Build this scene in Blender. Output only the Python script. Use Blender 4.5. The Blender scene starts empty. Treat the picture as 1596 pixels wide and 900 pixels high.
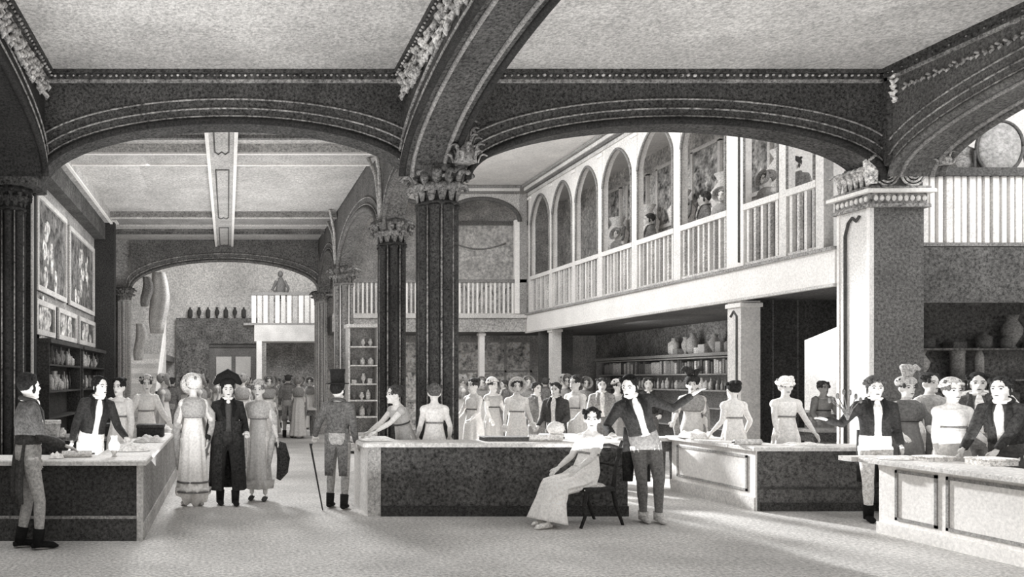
import bpy, math, random
from mathutils import Vector, Matrix
random.seed(7)
C = bpy.context.scene.collection
F = 1300.0; VX, VY = 355.0, 591.0; CAMH = 1.6
PI = math.pi
def X(px, d): return (px-VX)*d/F            # a photo column at a depth -> metres
def Z(py, d): return CAMH+(VY-py)*d/F       # a photo row at a depth -> metres

# ------------------------------------------------------------------ materials
_m = {}
def M(v, grain=.22, scale=38, big=.10, rough=.85, name=None, bump=0, bigscale=2.2):
    """engraved, grainy grey of sRGB tone v (0..1)"""
    key = (round(v,3), grain, scale, big, rough, bump, bigscale)
    if key in _m: return _m[key]
    m = bpy.data.materials.new('engraved_grey_%02d' % len(_m)); m.use_nodes = True
    nt = m.node_tree; n = nt.nodes; L = nt.links
    b = n['Principled BSDF']; b.inputs['Roughness'].default_value = rough
    b.inputs['Specular IOR Level'].default_value = .15
    tc = n.new('ShaderNodeTexCoord')
    g = n.new('ShaderNodeNewGeometry')
    n1 = n.new('ShaderNodeTexNoise'); n1.inputs['Scale'].default_value = scale
    n1.inputs['Detail'].default_value = 2.0; n1.inputs['Roughness'].default_value = .8
    n2 = n.new('ShaderNodeTexNoise'); n2.inputs['Scale'].default_value = bigscale
    n2.inputs['Detail'].default_value = 4
    L.new(g.outputs['Position'], n1.inputs['Vector']); L.new(g.outputs['Position'], n2.inputs['Vector'])
    r1 = n.new('ShaderNodeMapRange'); r1.inputs[1].default_value = .3; r1.inputs[2].default_value = .7
    r1.inputs[3].default_value = 1-min(.85,grain*2.1); r1.inputs[4].default_value = 1+grain*2.1
    r2 = n.new('ShaderNodeMapRange'); r2.inputs[1].default_value = .3; r2.inputs[2].default_value = .7
    r2.inputs[3].default_value = 1-big*1.5; r2.inputs[4].default_value = 1+big*1.5
    L.new(n1.outputs['Fac'], r1.inputs[0]); L.new(n2.outputs['Fac'], r2.inputs[0])
    mu = n.new('ShaderNodeMath'); mu.operation = 'MULTIPLY'
    L.new(r1.outputs[0], mu.inputs[0]); L.new(r2.outputs[0], mu.inputs[1])
    lin = ((v+.055)/1.055)**2.4
    mx = n.new('ShaderNodeVectorMath'); mx.operation = 'SCALE'
    mx.inputs[0].default_value = (lin*1.01, lin*.985, lin*.955)
    L.new(mu.outputs[0], mx.inputs['Scale']); L.new(mx.outputs[0], b.inputs['Base Color'])
    if bump:
        bp = n.new('ShaderNodeBump'); bp.inputs['Strength'].default_value = bump
        bp.inputs['Distance'].default_value = .02
        L.new(n1.outputs['Fac'], bp.inputs['Height']); L.new(bp.outputs[0], b.inputs['Normal'])
    _m[key] = m
    return m

# ------------------------------------------------------------------ mesh builder
class MB:
    def __init__(s): s.v = []; s.f = []; s.sm = []; s.mi = []; s.T = Matrix.Identity(4); s.cm = 0
    def add(s, vs, fs, smooth=False):
        o = len(s.v); s.v += [s.T @ Vector(p) for p in vs]
        for f in fs: s.f.append(tuple(i+o for i in f)); s.sm.append(smooth); s.mi.append(s.cm)
        return s
    def box(s, x0, x1, y0, y1, z0, z1):
        return s.add([(x0,y0,z0),(x1,y0,z0),(x1,y1,z0),(x0,y1,z0),(x0,y0,z1),(x1,y0,z1),(x1,y1,z1),(x0,y1,z1)],
              [(0,3,2,1),(4,5,6,7),(0,1,5,4),(1,2,6,5),(2,3,7,6),(3,0,4,7)])
    def bev(s, x0, x1, y0, y1, z0, z1, b=.01):
        """box with chamfered vertical and top edges"""
        vs = []; 
        for z, k in ((z0,0),(z1-b,0),(z1,b)):
            a0,a1,c0,c1 = x0+k,x1-k,y0+k,y1-k
            vs += [(a0+b,c0,z),(a1-b,c0,z),(a1,c0+b,z),(a1,c1-b,z),(a1-b,c1,z),(a0+b,c1,z),(a0,c1-b,z),(a0,c0+b,z)]
        fs = [tuple(range(7,-1,-1)), tuple(range(16,24))]
        for r in (0,8):
            for i in range(8): j=(i+1)%8; fs.append((r+i,r+j,r+8+j,r+8+i))
        return s.add(vs, fs)
    def rings(s, rs, caps=True, smooth=True):
        n = len(rs[0]); vs = [p for r in rs for p in r]; fs = []
        for k in range(len(rs)-1):
            for i in range(n): j=(i+1)%n; fs.append((k*n+i,k*n+j,(k+1)*n+j,(k+1)*n+i))
        if caps: fs.append(tuple(range(n-1,-1,-1))); fs.append(tuple((len(rs)-1)*n+i for i in range(n)))
        return s.add(vs, fs, smooth)
    def tube(s, pts, rad, n=10, flat=1.0, up=None, smooth=True):
        pts = [Vector(p) for p in pts]
        if not hasattr(rad,'__len__'): rad = [rad]*len(pts)
        rs = []; prev = up
        for i,p in enumerate(pts):
            t = (pts[min(i+1,len(pts)-1)]-pts[max(i-1,0)])
            if t.length < 1e-9: t = Vector((0,0,1))
            t.normalize()
            if prev is None: prev = Vector((1,0,0)) if abs(t.x) < .8 else Vector((0,1,0))
            a = (Vector(prev)-t*Vector(prev).dot(t))
            if a.length < 1e-6: a = t.orthogonal()
            a.normalize(); b = t.cross(a); prev = a
            rs.append([p+a*rad[i]*math.cos(2*PI*k/n)+b*rad[i]*flat*math.sin(2*PI*k/n) for k in range(n)])
        return s.rings(rs, True, smooth)
    def ell(s, c, r, n=12, m=8):
        rs = []
        for j in range(1,m):
            a = PI*j/m; rs.append([(c[0]+r[0]*math.sin(a)*math.cos(2*PI*i/n), c[1]+r[1]*math.sin(a)*math.sin(2*PI*i/n), c[2]-r[2]*math.cos(a)) for i in range(n)])
        o = len(rs)*n; vs = [p for q in rs for p in q]+[(c[0],c[1],c[2]-r[2]),(c[0],c[1],c[2]+r[2])]; fs = []
        for k in range(len(rs)-1):
            for i in range(n): j=(i+1)%n; fs.append((k*n+i,k*n+j,(k+1)*n+j,(k+1)*n+i))
        for i in range(n): j=(i+1)%n; fs.append((o,j,i)); fs.append((o+1,(len(rs)-1)*n+i,(len(rs)-1)*n+j))
        return s.add(vs, fs, True)
    def lathe(s, prof, c=(0,0,0), n=16, smooth=True):
        return s.rings([[(c[0]+r*math.cos(2*PI*i/n), c[1]+r*math.sin(2*PI*i/n), c[2]+z) for i in range(n)] for r,z in prof], True, smooth)
    def build(s, name, mat, parent=None, **kw):
        me = bpy.data.meshes.new(name); me.from_pydata([tuple(v) for v in s.v], [], s.f)
        me.polygons.foreach_set('use_smooth', s.sm)
        for m in (mat if isinstance(mat,(list,tuple)) else [mat]): me.materials.append(m)
        if isinstance(mat,(list,tuple)): me.polygons.foreach_set('material_index', s.mi)
        me.update()
        o = bpy.data.objects.new(name, me); C.objects.link(o)
        if parent is not None: o.parent = parent
        for k,v in kw.items(): o[k] = v
        return o
def tag(o, label, cat, group=None, kind=None):
    o['label'] = label; o['category'] = cat
    if group: o['group'] = group
    if kind: o['kind'] = kind
    return o
def empty(name, loc=(0,0,0), rz=0, label=None, cat=None, group=None):
    o = bpy.data.objects.new(name, None); o.empty_display_size = .2
    C.objects.link(o); o.location = loc; o.rotation_euler = (0,0,rz)
    if label: tag(o, label, cat, group)
    return o
def struct(name, mb, mat):
    o = mb.build(name, mat); o['kind'] = 'structure'; return o
def dup(root, loc, rz, label, group=None, scale=None):
    r = root.copy(); C.objects.link(r); r.location = loc; r.rotation_euler = (0,0,rz)
    r['label'] = label
    if group: r['group'] = group
    if scale: r.scale = (scale,)*3
    for ch in root.children:
        c = ch.copy(); C.objects.link(c); c.parent = r
        for g in ch.children:
            q = g.copy(); C.objects.link(q); q.parent = c
    return r

# ------------------------------------------------------------------ tones
DARK = M(.29, .40, 26, .15); BLACK = M(.19, .30, 34, .15); MID = M(.52, .28, 34, .12)
COLD = M(.24, .36, 34, .15); CARVE = M(.36, .45, 22, .2)
PALE = M(.87, .11, 34, .06); WHITE = M(.94, .07, 30, .03); STONE = M(.80, .16, 34, .08)
LINE = M(.56, .40, 22, .25); CEIL = M(.74, .20, 26, .10, bigscale=1.3); WALLG = M(.62, .25, 30, .16)

# ------------------------------------------------------------------ arches
def ell_z(u, zs, zc): return zs+(zc-zs)*math.sqrt(max(0,1-u*u))
def arch_panel(mb, axis, a0, a1, zs, zc, ztop, t0, t1, n=36, fn=None):
    """spandrel wall above an arched opening; axis 'X' spans x (thickness in y) or 'Y'"""
    mid, h = (a0+a1)/2, (a1-a0)/2
    P = lambda a,t,z: (a,t,z) if axis=='X' else (t,a,z)
    vs=[]; fs=[]
    for i in range(n+1):
        u = -math.cos(PI*i/n); a = mid+h*u; z = (fn or (lambda u: ell_z(u,zs,zc)))(u)
        vs += [P(a,t0,z),P(a,t0,ztop),P(a,t1,ztop),P(a,t1,z)]
    for i in range(n):
        k=i*4; q=k+4
        fs += [(k,q,q+1,k+1),(k+3,k+2,q+2,q+3),(k,k+3,q+3,q),(k+1,q+1,q+2,k+2)]
    fs += [(0,1,2,3),(n*4,n*4+3,n*4+2,n*4+1)]
    mb.add(vs,fs)
def arch_curve(axis, a0, a1, zs, zc, t, off=0, n=36, fn=None):
    mid, h = (a0+a1)/2, (a1-a0)/2; pts=[]
    for i in range(n+1):
        u = -math.cos(PI*i/n); a = mid+(h+off*.6)*u; z = (fn or (lambda u: ell_z(u,zs,zc)))(u)+off
        pts.append((a,t,z) if axis=='X' else (t,a,z))
    return pts
def leaf(mb, p, out, h, w, curl=.5):
    """small acanthus leaf growing up from p and curling outward"""
    p = Vector(p); out = Vector(out).normalized(); up = Vector((0,0,1)); side = out.cross(up)
    pts=[]; rad=[]
    for k in range(6):
        t=k/5; pts.append(p+up*h*math.sin(t*2.2)+out*h*curl*(t*t*1.2)); rad.append(w*(.35+1.0*math.sin(t*2.7+.25)))
    mb.tube(pts, rad, 6, .4, up=side)
def foliage_strip(mb, p0, p1, n, size, nrm, jit=.3):
    p0=Vector(p0); p1=Vector(p1); nrm=Vector(nrm)
    for i in range(n):
        t=(i+.5)/n; c=p0.lerp(p1,t)
        for s_ in (-1,1):
            q=c+Vector((random.uniform(-1,1),random.uniform(-1,1),random.uniform(-1,1)))*size*jit
            d=(p1-p0).normalized()*size*1.1
            w=nrm.cross(d).normalized()*size*.7*s_
            mb.tube([q, q+d*.5+w*.6+nrm*size*.35, q+d*.7+w*1.1+nrm*size*.15],[size*.3,size*.34,size*.1],6)
        mb.ell(tuple(c+nrm*size*.2),(size*.26,)*3,6,5)

ZC, ZS, ZT = 4.96, 4.20, 5.60

# ================================================================== ROOM SHELL
FLOOR = M(.76, .22, 30, .14, bigscale=.9)
struct('floor', MB().box(-8,16,1,37,-.1,0), FLOOR)
c = MB(); c.box(-3.6,9.0,3,11.3,ZT,ZT+.1); c.box(-3.6,2.6,11.3,24.0,ZT,ZT+.1)
struct('ceiling', c, CEIL)
c = MB(); c.box(2.9,12.2,11.4,26,7.06,7.16); struct('ceiling', c, M(.93,.08,26,.05))
c = MB(); c.box(-6,3.2,24.6,36.2,7.4,7.5); struct('ceiling', c, M(.8,.14,26,.05))
struct('wall_left', MB().box(-3.5,-3.25,3,24.2,0,ZT), WALLG)
struct('wall_far', MB().box(-6,4.2,35.8,36,0,7.4), M(.84,.2,18,.18,bigscale=.5))
struct('wall_far_left', MB().box(-4.4,-4.2,24.6,35.8,0,7.4), M(.62,.28,20,.25))
w = MB(); w.box(2.9,12.2,25.6,25.8,3.3,7.1); w.box(2.9,5.4,25.6,25.8,0,3.3); w.box(9.3,12.2,25.6,25.8,0,3.3); w.box(5.4,9.3,25.6,25.8,2.75,3.3)
struct('wall_back', w, M(.70,.22,22,.2))
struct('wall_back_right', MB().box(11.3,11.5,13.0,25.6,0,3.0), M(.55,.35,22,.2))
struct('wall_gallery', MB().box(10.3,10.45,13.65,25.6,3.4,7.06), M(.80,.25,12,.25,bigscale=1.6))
# right hand bay beyond the square pier
w = MB(); w.box(9.2,16,13.4,13.6,3.4,8.2)
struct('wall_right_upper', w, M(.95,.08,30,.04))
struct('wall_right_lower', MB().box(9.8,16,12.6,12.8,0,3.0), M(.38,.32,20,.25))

# ------------------------------------------------------------------ great arches
def arch_thing(name, label, axis, a0, a1, t0, t1, ztop=ZT, zs=ZS, zc=ZC, mat=DARK, faces=(0,), lines=(.06,.16,.28), ends=(None,None), rim=LINE, lr=.012, studs=True):
    r = empty(name, (0,0,0), 0, label, 'arch')
    mb = MB(); arch_panel(mb, axis, a0, a1, zs, zc, ztop, t0, t1)
    mb.build('spandrel', mat, r)
    for k in faces:
        t = (t0-.012) if k==0 else (t1+.012)
        for off in lines:
            fn = None
            m2 = MB(); pts = [p for p in arch_curve(axis,a0,a1,zs,zc,t,off) if p[2] < ztop-.06]
            m2.tube(pts, lr, 6); m2.build('moulding', rim, r)
        # raised dark roll along the soffit edge
        m2 = MB(); m2.tube(arch_curve(axis,a0,a1,zs,zc,t,.0), .045, 8); m2.build('arch_roll', BLACK if mat is DARK else mat, r)
    return r
arch_thing('transverse_arch','dark wide flat arch with moulded ribs over the left hand aisle, nearest','X',-2.45,2.45,10.85,11.35)
arch_thing('transverse_arch','dark wide flat arch crossing the high right hand hall, nearest','X',3.12,8.55,10.85,11.35)
# solid haunches above the supports
def haunch(label, x0, x1, y0, y1, z0, z1, mat=DARK):
    r = MB(); r.bev(x0,x1,y0,y1,z0,z1,.05)
    o = r.build('arch_springer', mat); tag(o,label,'springer'); return r
haunch('dark springing block above the capital of the great clustered column',2.45,3.12,10.7,11.36,4.36,5.59)
haunch('dark springing block above the slim left hand pier in the left corner',-3.24,-2.45,10.7,11.36,4.1,5.59)
haunch('dark springing block above the pale faced square pier on the right',8.5,9.2,10.7,11.5,4.36,5.59)
arch_thing('longitudinal_arch','dark arched beam running from great clustered column towards the viewer','Y',3.9,10.7,2.25,2.88,faces=(0,1),lr=.022,lines=(.10,.26))
arch_thing('longitudinal_arch','dark arched beam at upper left corner above the left wall','Y',3.9,10.7,-3.1,-2.35,faces=(1,),mat=BLACK)
arch_thing('longitudinal_arch','dark arched beam at upper right rising from the square pier','Y',3.9,10.7,8.53,9.15,faces=(0,1),mat=M(.38,.3,30,.1))
# second wide arch across the nave and beyond
arch_thing('transverse_arch','dark flat arch at far end of left hand aisle before the staircase hall','X',-2.8,2.6,23.95,24.09,zs=4.15,zc=5.0,lines=(.08,.2),mat=M(.45,.3,26,.12),lr=.02)
w = MB(); w.box(-4.3,-2.85,24.1,24.6,0,7.4); w.box(2.65,3.2,24.1,24.6,4.0,7.4); w.box(-2.85,2.65,24.1,24.6,5.2,7.4); struct('wall_cross', w, M(.66,.28,26,.12))

# arcade wall between nave and right hall (seen obliquely)
ARC = M(.42,.32,26,.15)
for (y0,y1,lab) in ((11.5,13.95,'dark narrow pointed side arch just behind great clustered column'),
                (14.5,19.85,'dark broad side arch between second and third clustered columns'),
                (20.35,24.0,'dark side arch between the two farthest clustered columns')):
    arch_thing('arcade_arch',lab,'Y',y0,y1,2.62,2.95,ztop=7.05,zs=4.1,zc=4.95 if y1-y0>3 else 4.75,mat=ARC,lines=(.08,.2),lr=.014)
w = MB()
for y0,y1 in ((13.95,14.5),(19.85,20.35)): w.box(2.62,2.95,y0,y1,4.3,7.05)
struct('trim_1', w, ARC)

# foliage carved along beams, cornices with beads
CARV2 = M(.55,.4,24,.2)
def cornice(label, p0, p1, nrm, z, n, big=.035, mat=DARK):
    """run of stepped moulding with a row of carved beads"""
    r = empty('cornice',(0,0,0),0,label,'cornice')
    p0=Vector(p0); p1=Vector(p1); nrm=Vector(nrm)
    for k,(dz,o,h) in enumerate(((0,.10,.05),(-.05,.06,.06),(-.11,.03,.04))):
        m=MB(); a=p0+nrm*0; b=p1
        xs=sorted([a.x,b.x,(a+nrm*o).x,(b+nrm*o).x]); ys=sorted([a.y,b.y,(a+nrm*o).y,(b+nrm*o).y])
        m.box(xs[0],xs[-1]+(1e-3 if xs[0]==xs[-1] else 0),ys[0],ys[-1]+(1e-3 if ys[0]==ys[-1] else 0),z+dz-h,z+dz)
        m.build('moulding', LINE if k==2 else mat, r)
    m=MB()
    for i in range(n):
        q=p0.lerp(p1,(i+.5)/n)+nrm*.075; s=big*random.uniform(.6,1.05)
        m.ell((q.x,q.y,z-.075+random.uniform(-.006,.006)),(s,s,s*.8),6,5)
    m.build('bead_row', M(.62,.5,20,.3), r)
    return r
cornice('bead carved cornice along top of nearest left aisle arch',(-2.35,10.85,0),(2.25,10.85,0),(0,-1,0),ZT,58,.022)
cornice('bead carved cornice along top of nearest right hall arch',(2.95,10.85,0),(8.53,10.85,0),(0,-1,0),ZT,66,.026)
cornice('cornice on left flank of central beam above great column',(2.25,4,0),(2.25,10.8,0),(-1,0,0),ZT,70,.026)
cornice('cornice on right flank of central beam above great column',(2.95,4,0),(2.95,10.8,0),(1,0,0),ZT,30,.014)
cornice('cornice along beam over left wall at the upper left corner',(-2.35,4,0),(-2.35,10.8,0),(1,0,0),ZT,70,.026)
cornice('plain cornice along beam at the upper right above square pier',(8.53,4,0),(8.53,10.8,0),(-1,0,0),ZT,30,.012)
def fol(label, segs, size, nrm, mat=CARV2, dens=1.0):
    m=MB()
    for a,b in segs:
        n=int((Vector(b)-Vector(a)).length/(size*1.0)*dens); foliage_strip(m,a,b,max(2,n),size,nrm)
    o=m.build('carved_foliage',mat); tag(o,label,'carving'); return o
fol('carved leaf band on left flank of central beam above great column',[((2.23,5,5.38),(2.23,10.6,5.38)),((2.23,5,5.2),(2.23,10.5,5.2))],.105,(-1,0,0),M(.68,.5,18,.3),.8)
fol('carved leaf band on the upper left corner beam',[((-2.33,5,5.36),(-2.33,10.6,5.36)),((-2.33,7,5.2),(-2.33,10.5,5.2))],.10,(1,0,0),M(.6,.5,18,.3),.8)
fol('pale leafy boss where right hall arch meets the upper right beam',[((8.5,10.66,5.1),(8.5,10.66,5.5))],.07,(0,-1,0),M(.9,.3,24,.2))
fol('leaf crockets studding the upper right beam above the square pier',[((8.51,6,5.28),(8.51,10.5,5.28))],.05,(-1,0,0),M(.6,.3,24,.2),.55)
# thin light lines on the underside of the beams (soffit ribs)
for (xc,lab) in ((2.565,'great clustered column towards'),(8.84,'rising from the square pier')):
    r=[o for o in bpy.data.objects if o.name.startswith('longitudinal_arch') and lab in o['label']][0]
    for dx in (-.2,.2):
        m=MB(); m.tube([(xc+dx,p[1],p[2]-.01) for p in arch_curve('Y',3.9,10.7,ZS,ZC,0,0)],.028,6); m.build('soffit_rib',MID,r)

# ------------------------------------------------------------------ columns
def cluster_column(label, x, y, R, zcap0, zcap1, mat=COLD, n=8, hi=LINE, ztop=None, baseh=.5, capw=1.5, leaft=.44):
    r = empty('clustered_column',(x,y,0),0,label,'column')
    m=MB(); m.lathe([(R*1.45,0),(R*1.45,baseh*.4),(R*1.25,baseh*.5),(R*1.3,baseh*.7),(R*1.02,baseh)],n=8,smooth=False); m.build('base',mat,r)
    m=MB(); m.lathe([(R*.72,baseh*.8),(R*.72,zcap0)],n=20)
    m.build('core',mat,r)
    for k in range(n):
        a=2*PI*(k+.5)/n; m=MB(); rr=R*.25
        m.lathe([(rr*1.3,baseh*.9),(rr*1.3,baseh),(rr,baseh+.04),(rr,zcap0-.05),(rr*1.25,zcap0-.03),(rr*1.25,zcap0)],(R*.78*math.cos(a),R*.78*math.sin(a),0),10)
        m.build('shaft',mat,r)
    # thin arris fillets in a paler tone
    for k in range(n):
        a=2*PI*k/n; m=MB(); m.lathe([(R*.05,baseh),(R*.05,zcap0)],(R*.86*math.cos(a),R*.86*math.sin(a),0),6); m.build('fillet',hi,r)
    h=zcap1-zcap0
    m=MB(); m.lathe([(R*.95,zcap0),(R*1.08,zcap0+.03),(R*.85,zcap0+.06),(R*1.0,zcap0+h*.5),(R*1.3,zcap0+h*.8)],n=16); bell=m.build('capital_bell',mat,r)
    m=MB()
    for tier,(z0,rr,hh) in enumerate(((zcap0+.05,R*.95,h*.42),(zcap0+h*.35,R*1.08,h*.5))):
        for k in range(12):
            a=2*PI*(k+.5*tier)/12; d=Vector((math.cos(a),math.sin(a),0))
            leaf(m,d*rr+Vector((0,0,z0)),d,hh,R*.2,.6)
            q=d*(rr+hh*.62); m.ell((q.x,q.y,z0+hh*.85),(R*.13,)*3,6,5)
    m.build('leaf_ring',M(leaft,.5,24,.3),r)
    m=MB(); m.lathe([(R*capw*.92,zcap1-.09),(R*capw,zcap1-.06),(R*capw,zcap1-.02),(R*capw*.9,zcap1)],n=8,smooth=False); m.build('abacus',M(leaft-.08 if leaft>.3 else .15,.3,26,.2),r)
    return r
def finial(label, x, y, z, h, w, mat):
    """little pyramid of crockets standing on a capital"""
    m=MB(); m.lathe([(w*.5,0),(w*.42,h*.2),(w*.22,h*.5),(w*.08,h*.85),(w*.02,h)],(x,y,z),6)
    for k in range(5):
        t=k/5
        for q in range(6):
            a=2*PI*q/6+.5*k; d=Vector((math.cos(a),math.sin(a),0)); rr=w*.5*(1-t)**1.2+.01
            leaf(m,Vector((x,y,z+h*t*.85))+d*rr,d,h*.17,w*.09,.9)
    m.ell((x,y,z+h),(w*.09,w*.09,w*.13),6,5)
    o=m.build('crocketed_finial',mat); tag(o,label,'finial'); return o
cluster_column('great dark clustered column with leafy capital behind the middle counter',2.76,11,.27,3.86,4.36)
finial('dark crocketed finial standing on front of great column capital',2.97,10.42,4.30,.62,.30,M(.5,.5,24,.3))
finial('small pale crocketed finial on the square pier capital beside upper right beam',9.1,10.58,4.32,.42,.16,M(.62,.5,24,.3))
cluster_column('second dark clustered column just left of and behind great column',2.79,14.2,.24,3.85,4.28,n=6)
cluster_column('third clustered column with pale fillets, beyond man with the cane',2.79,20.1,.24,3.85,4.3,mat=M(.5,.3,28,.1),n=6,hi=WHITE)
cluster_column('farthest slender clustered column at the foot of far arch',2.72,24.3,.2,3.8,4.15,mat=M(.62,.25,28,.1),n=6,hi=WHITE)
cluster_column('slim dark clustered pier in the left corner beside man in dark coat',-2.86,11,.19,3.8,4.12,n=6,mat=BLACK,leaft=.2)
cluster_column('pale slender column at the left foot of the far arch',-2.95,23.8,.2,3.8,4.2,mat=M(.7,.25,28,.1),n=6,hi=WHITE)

# wall ribs rising from second column to the aisle ceiling
for (px,y,xx,lab) in ((0,14.2,2.62,'pair of curved ribs rising from capital of second column'),(0,20.1,2.62,'pair of curved ribs rising from capital of third column')):
    r=empty('vault_ribs',(0,0,0),0,lab,'rib')
    for s in (-1,1):
        m=MB(); m.tube([(2.6,y+s*.05,4.3),(2.58,y+s*.08,4.7),(2.55,y+s*.16,5.1),(2.45,y+s*.34,5.45),(2.4,y+s*.5,5.58)],.035,6); m.build('rib',M(.7,.3,28,.1),r)

# square pier, lit left face painted pale, shaded front painted dark
r = empty('square_pier',(0,0,0),0,'square pier with lit panelled side painted pale and shaded front painted dark, right','pier')
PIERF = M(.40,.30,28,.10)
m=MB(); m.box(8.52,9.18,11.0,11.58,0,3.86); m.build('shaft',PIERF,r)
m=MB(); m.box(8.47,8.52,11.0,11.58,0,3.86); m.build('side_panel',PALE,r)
m=MB()
m.tube([(8.45,11.42,.5),(8.45,11.42,3.55),(8.45,11.36,3.72),(8.45,11.29,3.78),(8.45,11.22,3.72),(8.45,11.16,3.78)],.02,6); m.build('panel_moulding',M(.3,.2),r)
m=MB(); m.box(8.455,8.47,11.0,11.04,0,3.86); m.box(8.455,8.47,11.54,11.58,0,3.86); m.build('arris',WHITE,r)
for z0,z1,o,mt in ((3.86,3.91,.06,LINE),(3.91,4.05,.03,M(.5,.4,24,.2)),(4.05,4.10,.10,WHITE),(4.10,4.14,.06,LINE)):
    m=MB(); m.bev(8.47-o,9.18+o,11.0-o,11.58+o,z0,z1,.01); m.build('capital_moulding',mt,r)
m=MB()
for k in range(9): m.ell((8.52+.08*k,10.965,3.98),(.03,.02,.04),8,6)
for k in range(7): m.ell((8.44,11.03+.085*k,3.98),(.02,.03,.04),8,6)
m.build('capital_rosettes',PALE,r)
m=MB(); m.bev(8.5,9.2,11.0,11.55,4.14,4.5,.04); m.build('cap_block',PIERF,r)
m=MB()
for cx in (8.68,9.02):     # two round scroll bosses
    for q in range(3):
        rr=.15-.045*q; m.tube([(cx+rr*math.cos(a),10.98-.01*q,4.30+rr*math.sin(a)) for a in [2*PI*i/16 for i in range(17)]],.016,6)
for k in range(6):
    leaf(m,(8.46,11.03+.10*k,4.15),(-1,0,0),.24,.045,.5)
for k in range(4): leaf(m,(8.42+.02*k,10.98-.02*k,4.16),(-.5,-.5,0),.34,.035,.2+.15*k)
m.build('leaf_carving',M(.72,.5,20,.3),r)

# ------------------------------------------------------------------ nave ceiling beams
def ceil_beam(label,x0,x1,y0,y1,drop=.14,tone=.70,rim=WHITE,along='x'):
    r=empty('ceiling_beam',(0,0,0),0,label,'ceiling beam')
    MB().box(x0,x1,y0,y1,ZT-drop,ZT-.001).build('beam',M(tone,.24,26,.12),r)
    e=.06
    if along=='x':
        for ya in (y0,y1-e): MB().box(x0,x1,ya,ya+e,ZT-drop-.03,ZT-drop).build('edge_moulding',rim,r)
    else:
        for xa in (x0,x1-e): MB().box(xa,xa+e,y0,y1,ZT-drop-.03,ZT-drop).build('edge_moulding',rim,r)
    return r
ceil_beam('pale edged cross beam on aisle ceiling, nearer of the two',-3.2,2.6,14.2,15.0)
ceil_beam('darker cross beam on aisle ceiling, farther of the two',-3.2,2.6,19.9,20.9,tone=.55,rim=STONE)
ceil_beam('pale edged centre beam running down the aisle ceiling',-.36,.16,11.4,23.9,drop=.18,along='y')
ceil_beam('pale edged beam along left side of the aisle ceiling above pictures',-3.22,-2.8,14.0,20.5,drop=.2,along='y')
r=empty('ceiling_panels',(0,0,0),0,'thin dark mouldings framing pale panels on the centre ceiling beam','moulding')
for y0,y1 in ((11.6,14.0),(15.2,19.7),(21,23.7)):
    m=MB(); pts=[(-.22,y0),(-.22,y1),(-.16,y1+.15),(-.1,y1),(-.04,y1+.15),(.02,y1),(.02,y0),(-.22,y0)]
    m.tube([(a,b,ZT-.19) for a,b in pts],.014,5); m.build('panel_moulding',M(.4,.3),r)
for y,lab in ((13.7,'dark strip painted as a shade line across aisle ceiling before nearer cross beam'),(22.6,'dark moulding across aisle ceiling just before the far arch')):
    m=MB(); m.box(-3.2,2.6,y-.35,y+.05,ZT-.05,ZT-.001); m.box(-3.2,2.6,y-.2,y-.1,ZT-.1,ZT-.05); tag(m.build('ceiling_dark_band',M(.45,.35,26,.2)),lab,'moulding')  # the nearer band's dark tone paints in a shade line

# ------------------------------------------------------------------ left wall
tag(MB().box(-3.24,-2.98,14,20.5,5.0,5.38).build('wall_frieze',M(.33,.35,24,.2)),'dark frieze band above the framed pictures on left wall','frieze')
r=empty('pilaster',(0,0,0),0,'tall dark pilaster facing the viewer on left wall beyond pictures','pilaster')
MB().box(-3.24,-2.76,20.3,20.6,0,5.42).build('shaft',M(.24,.3,30,.1),r)
MB().box(-3.24,-2.70,20.25,20.65,5.42,5.5).build('cap',PALE,r)
MB().box(-3.24,-2.70,20.25,20.65,0,.25).build('base',BLACK,r)
r=empty('wall_pier',(0,0,0),0,'narrow black pier with pale edge on left wall behind corner column','pier')
MB().box(-3.24,-3.0,12.7,13.1,0,5.0).build('shaft',BLACK,r); MB().box(-3.0,-2.97,12.7,12.76,0,5.0).build('arris',STONE,r)
def painting(label,y0,y1,z0,z1,seed):
    random.seed(seed)
    r=empty('framed_picture',(-3.24,(y0+y1)/2,z0),0,label,'picture')
    h=z1-z0; a=(y1-y0)/2; w=.09
    m=MB(); m.box(0,.03,-a,a,0,h); m.build('canvas',M(.40,.5,7,.35,bigscale=3),r)
    m=MB(); 
    for (p,q,s,t) in ((-a,a,0,w),(-a,a,h-w,h),(-a,-a+w,w,h-w),(a-w,a,w,h-w)): m.box(0,.07,p,q,s,t)
    m.build('frame',STONE,r)
    m=MB()
    for k in range(9):        # pale loosely painted figures
        yy=random.uniform(-a*.5,a*.5); zz=random.uniform(h*.15,h*.75)
        m.ell((.03,yy,zz),(.012,random.uniform(.08,.2),random.uniform(.12,.35)),10,6)
    m.build('painted_figures',M(.72,.5,9,.4,bigscale=5),r)
painting('tall framed picture of pale figures on left wall, nearer one',13.95,16.5,3.1,4.75,1)
painting('tall framed picture of pale figures on left wall, farther one',16.8,19.9,3.1,4.7,2)
for k,(y0,y1,wd) in enumerate(((13.9,15.4,'nearest'),(15.7,17.6,'middle'),(17.9,20.0,'farthest'))):
    painting('small squat picture low on the left wall below tall pictures, '+wd+' of three',y0,y1,2.35,2.95,5+k)

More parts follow.
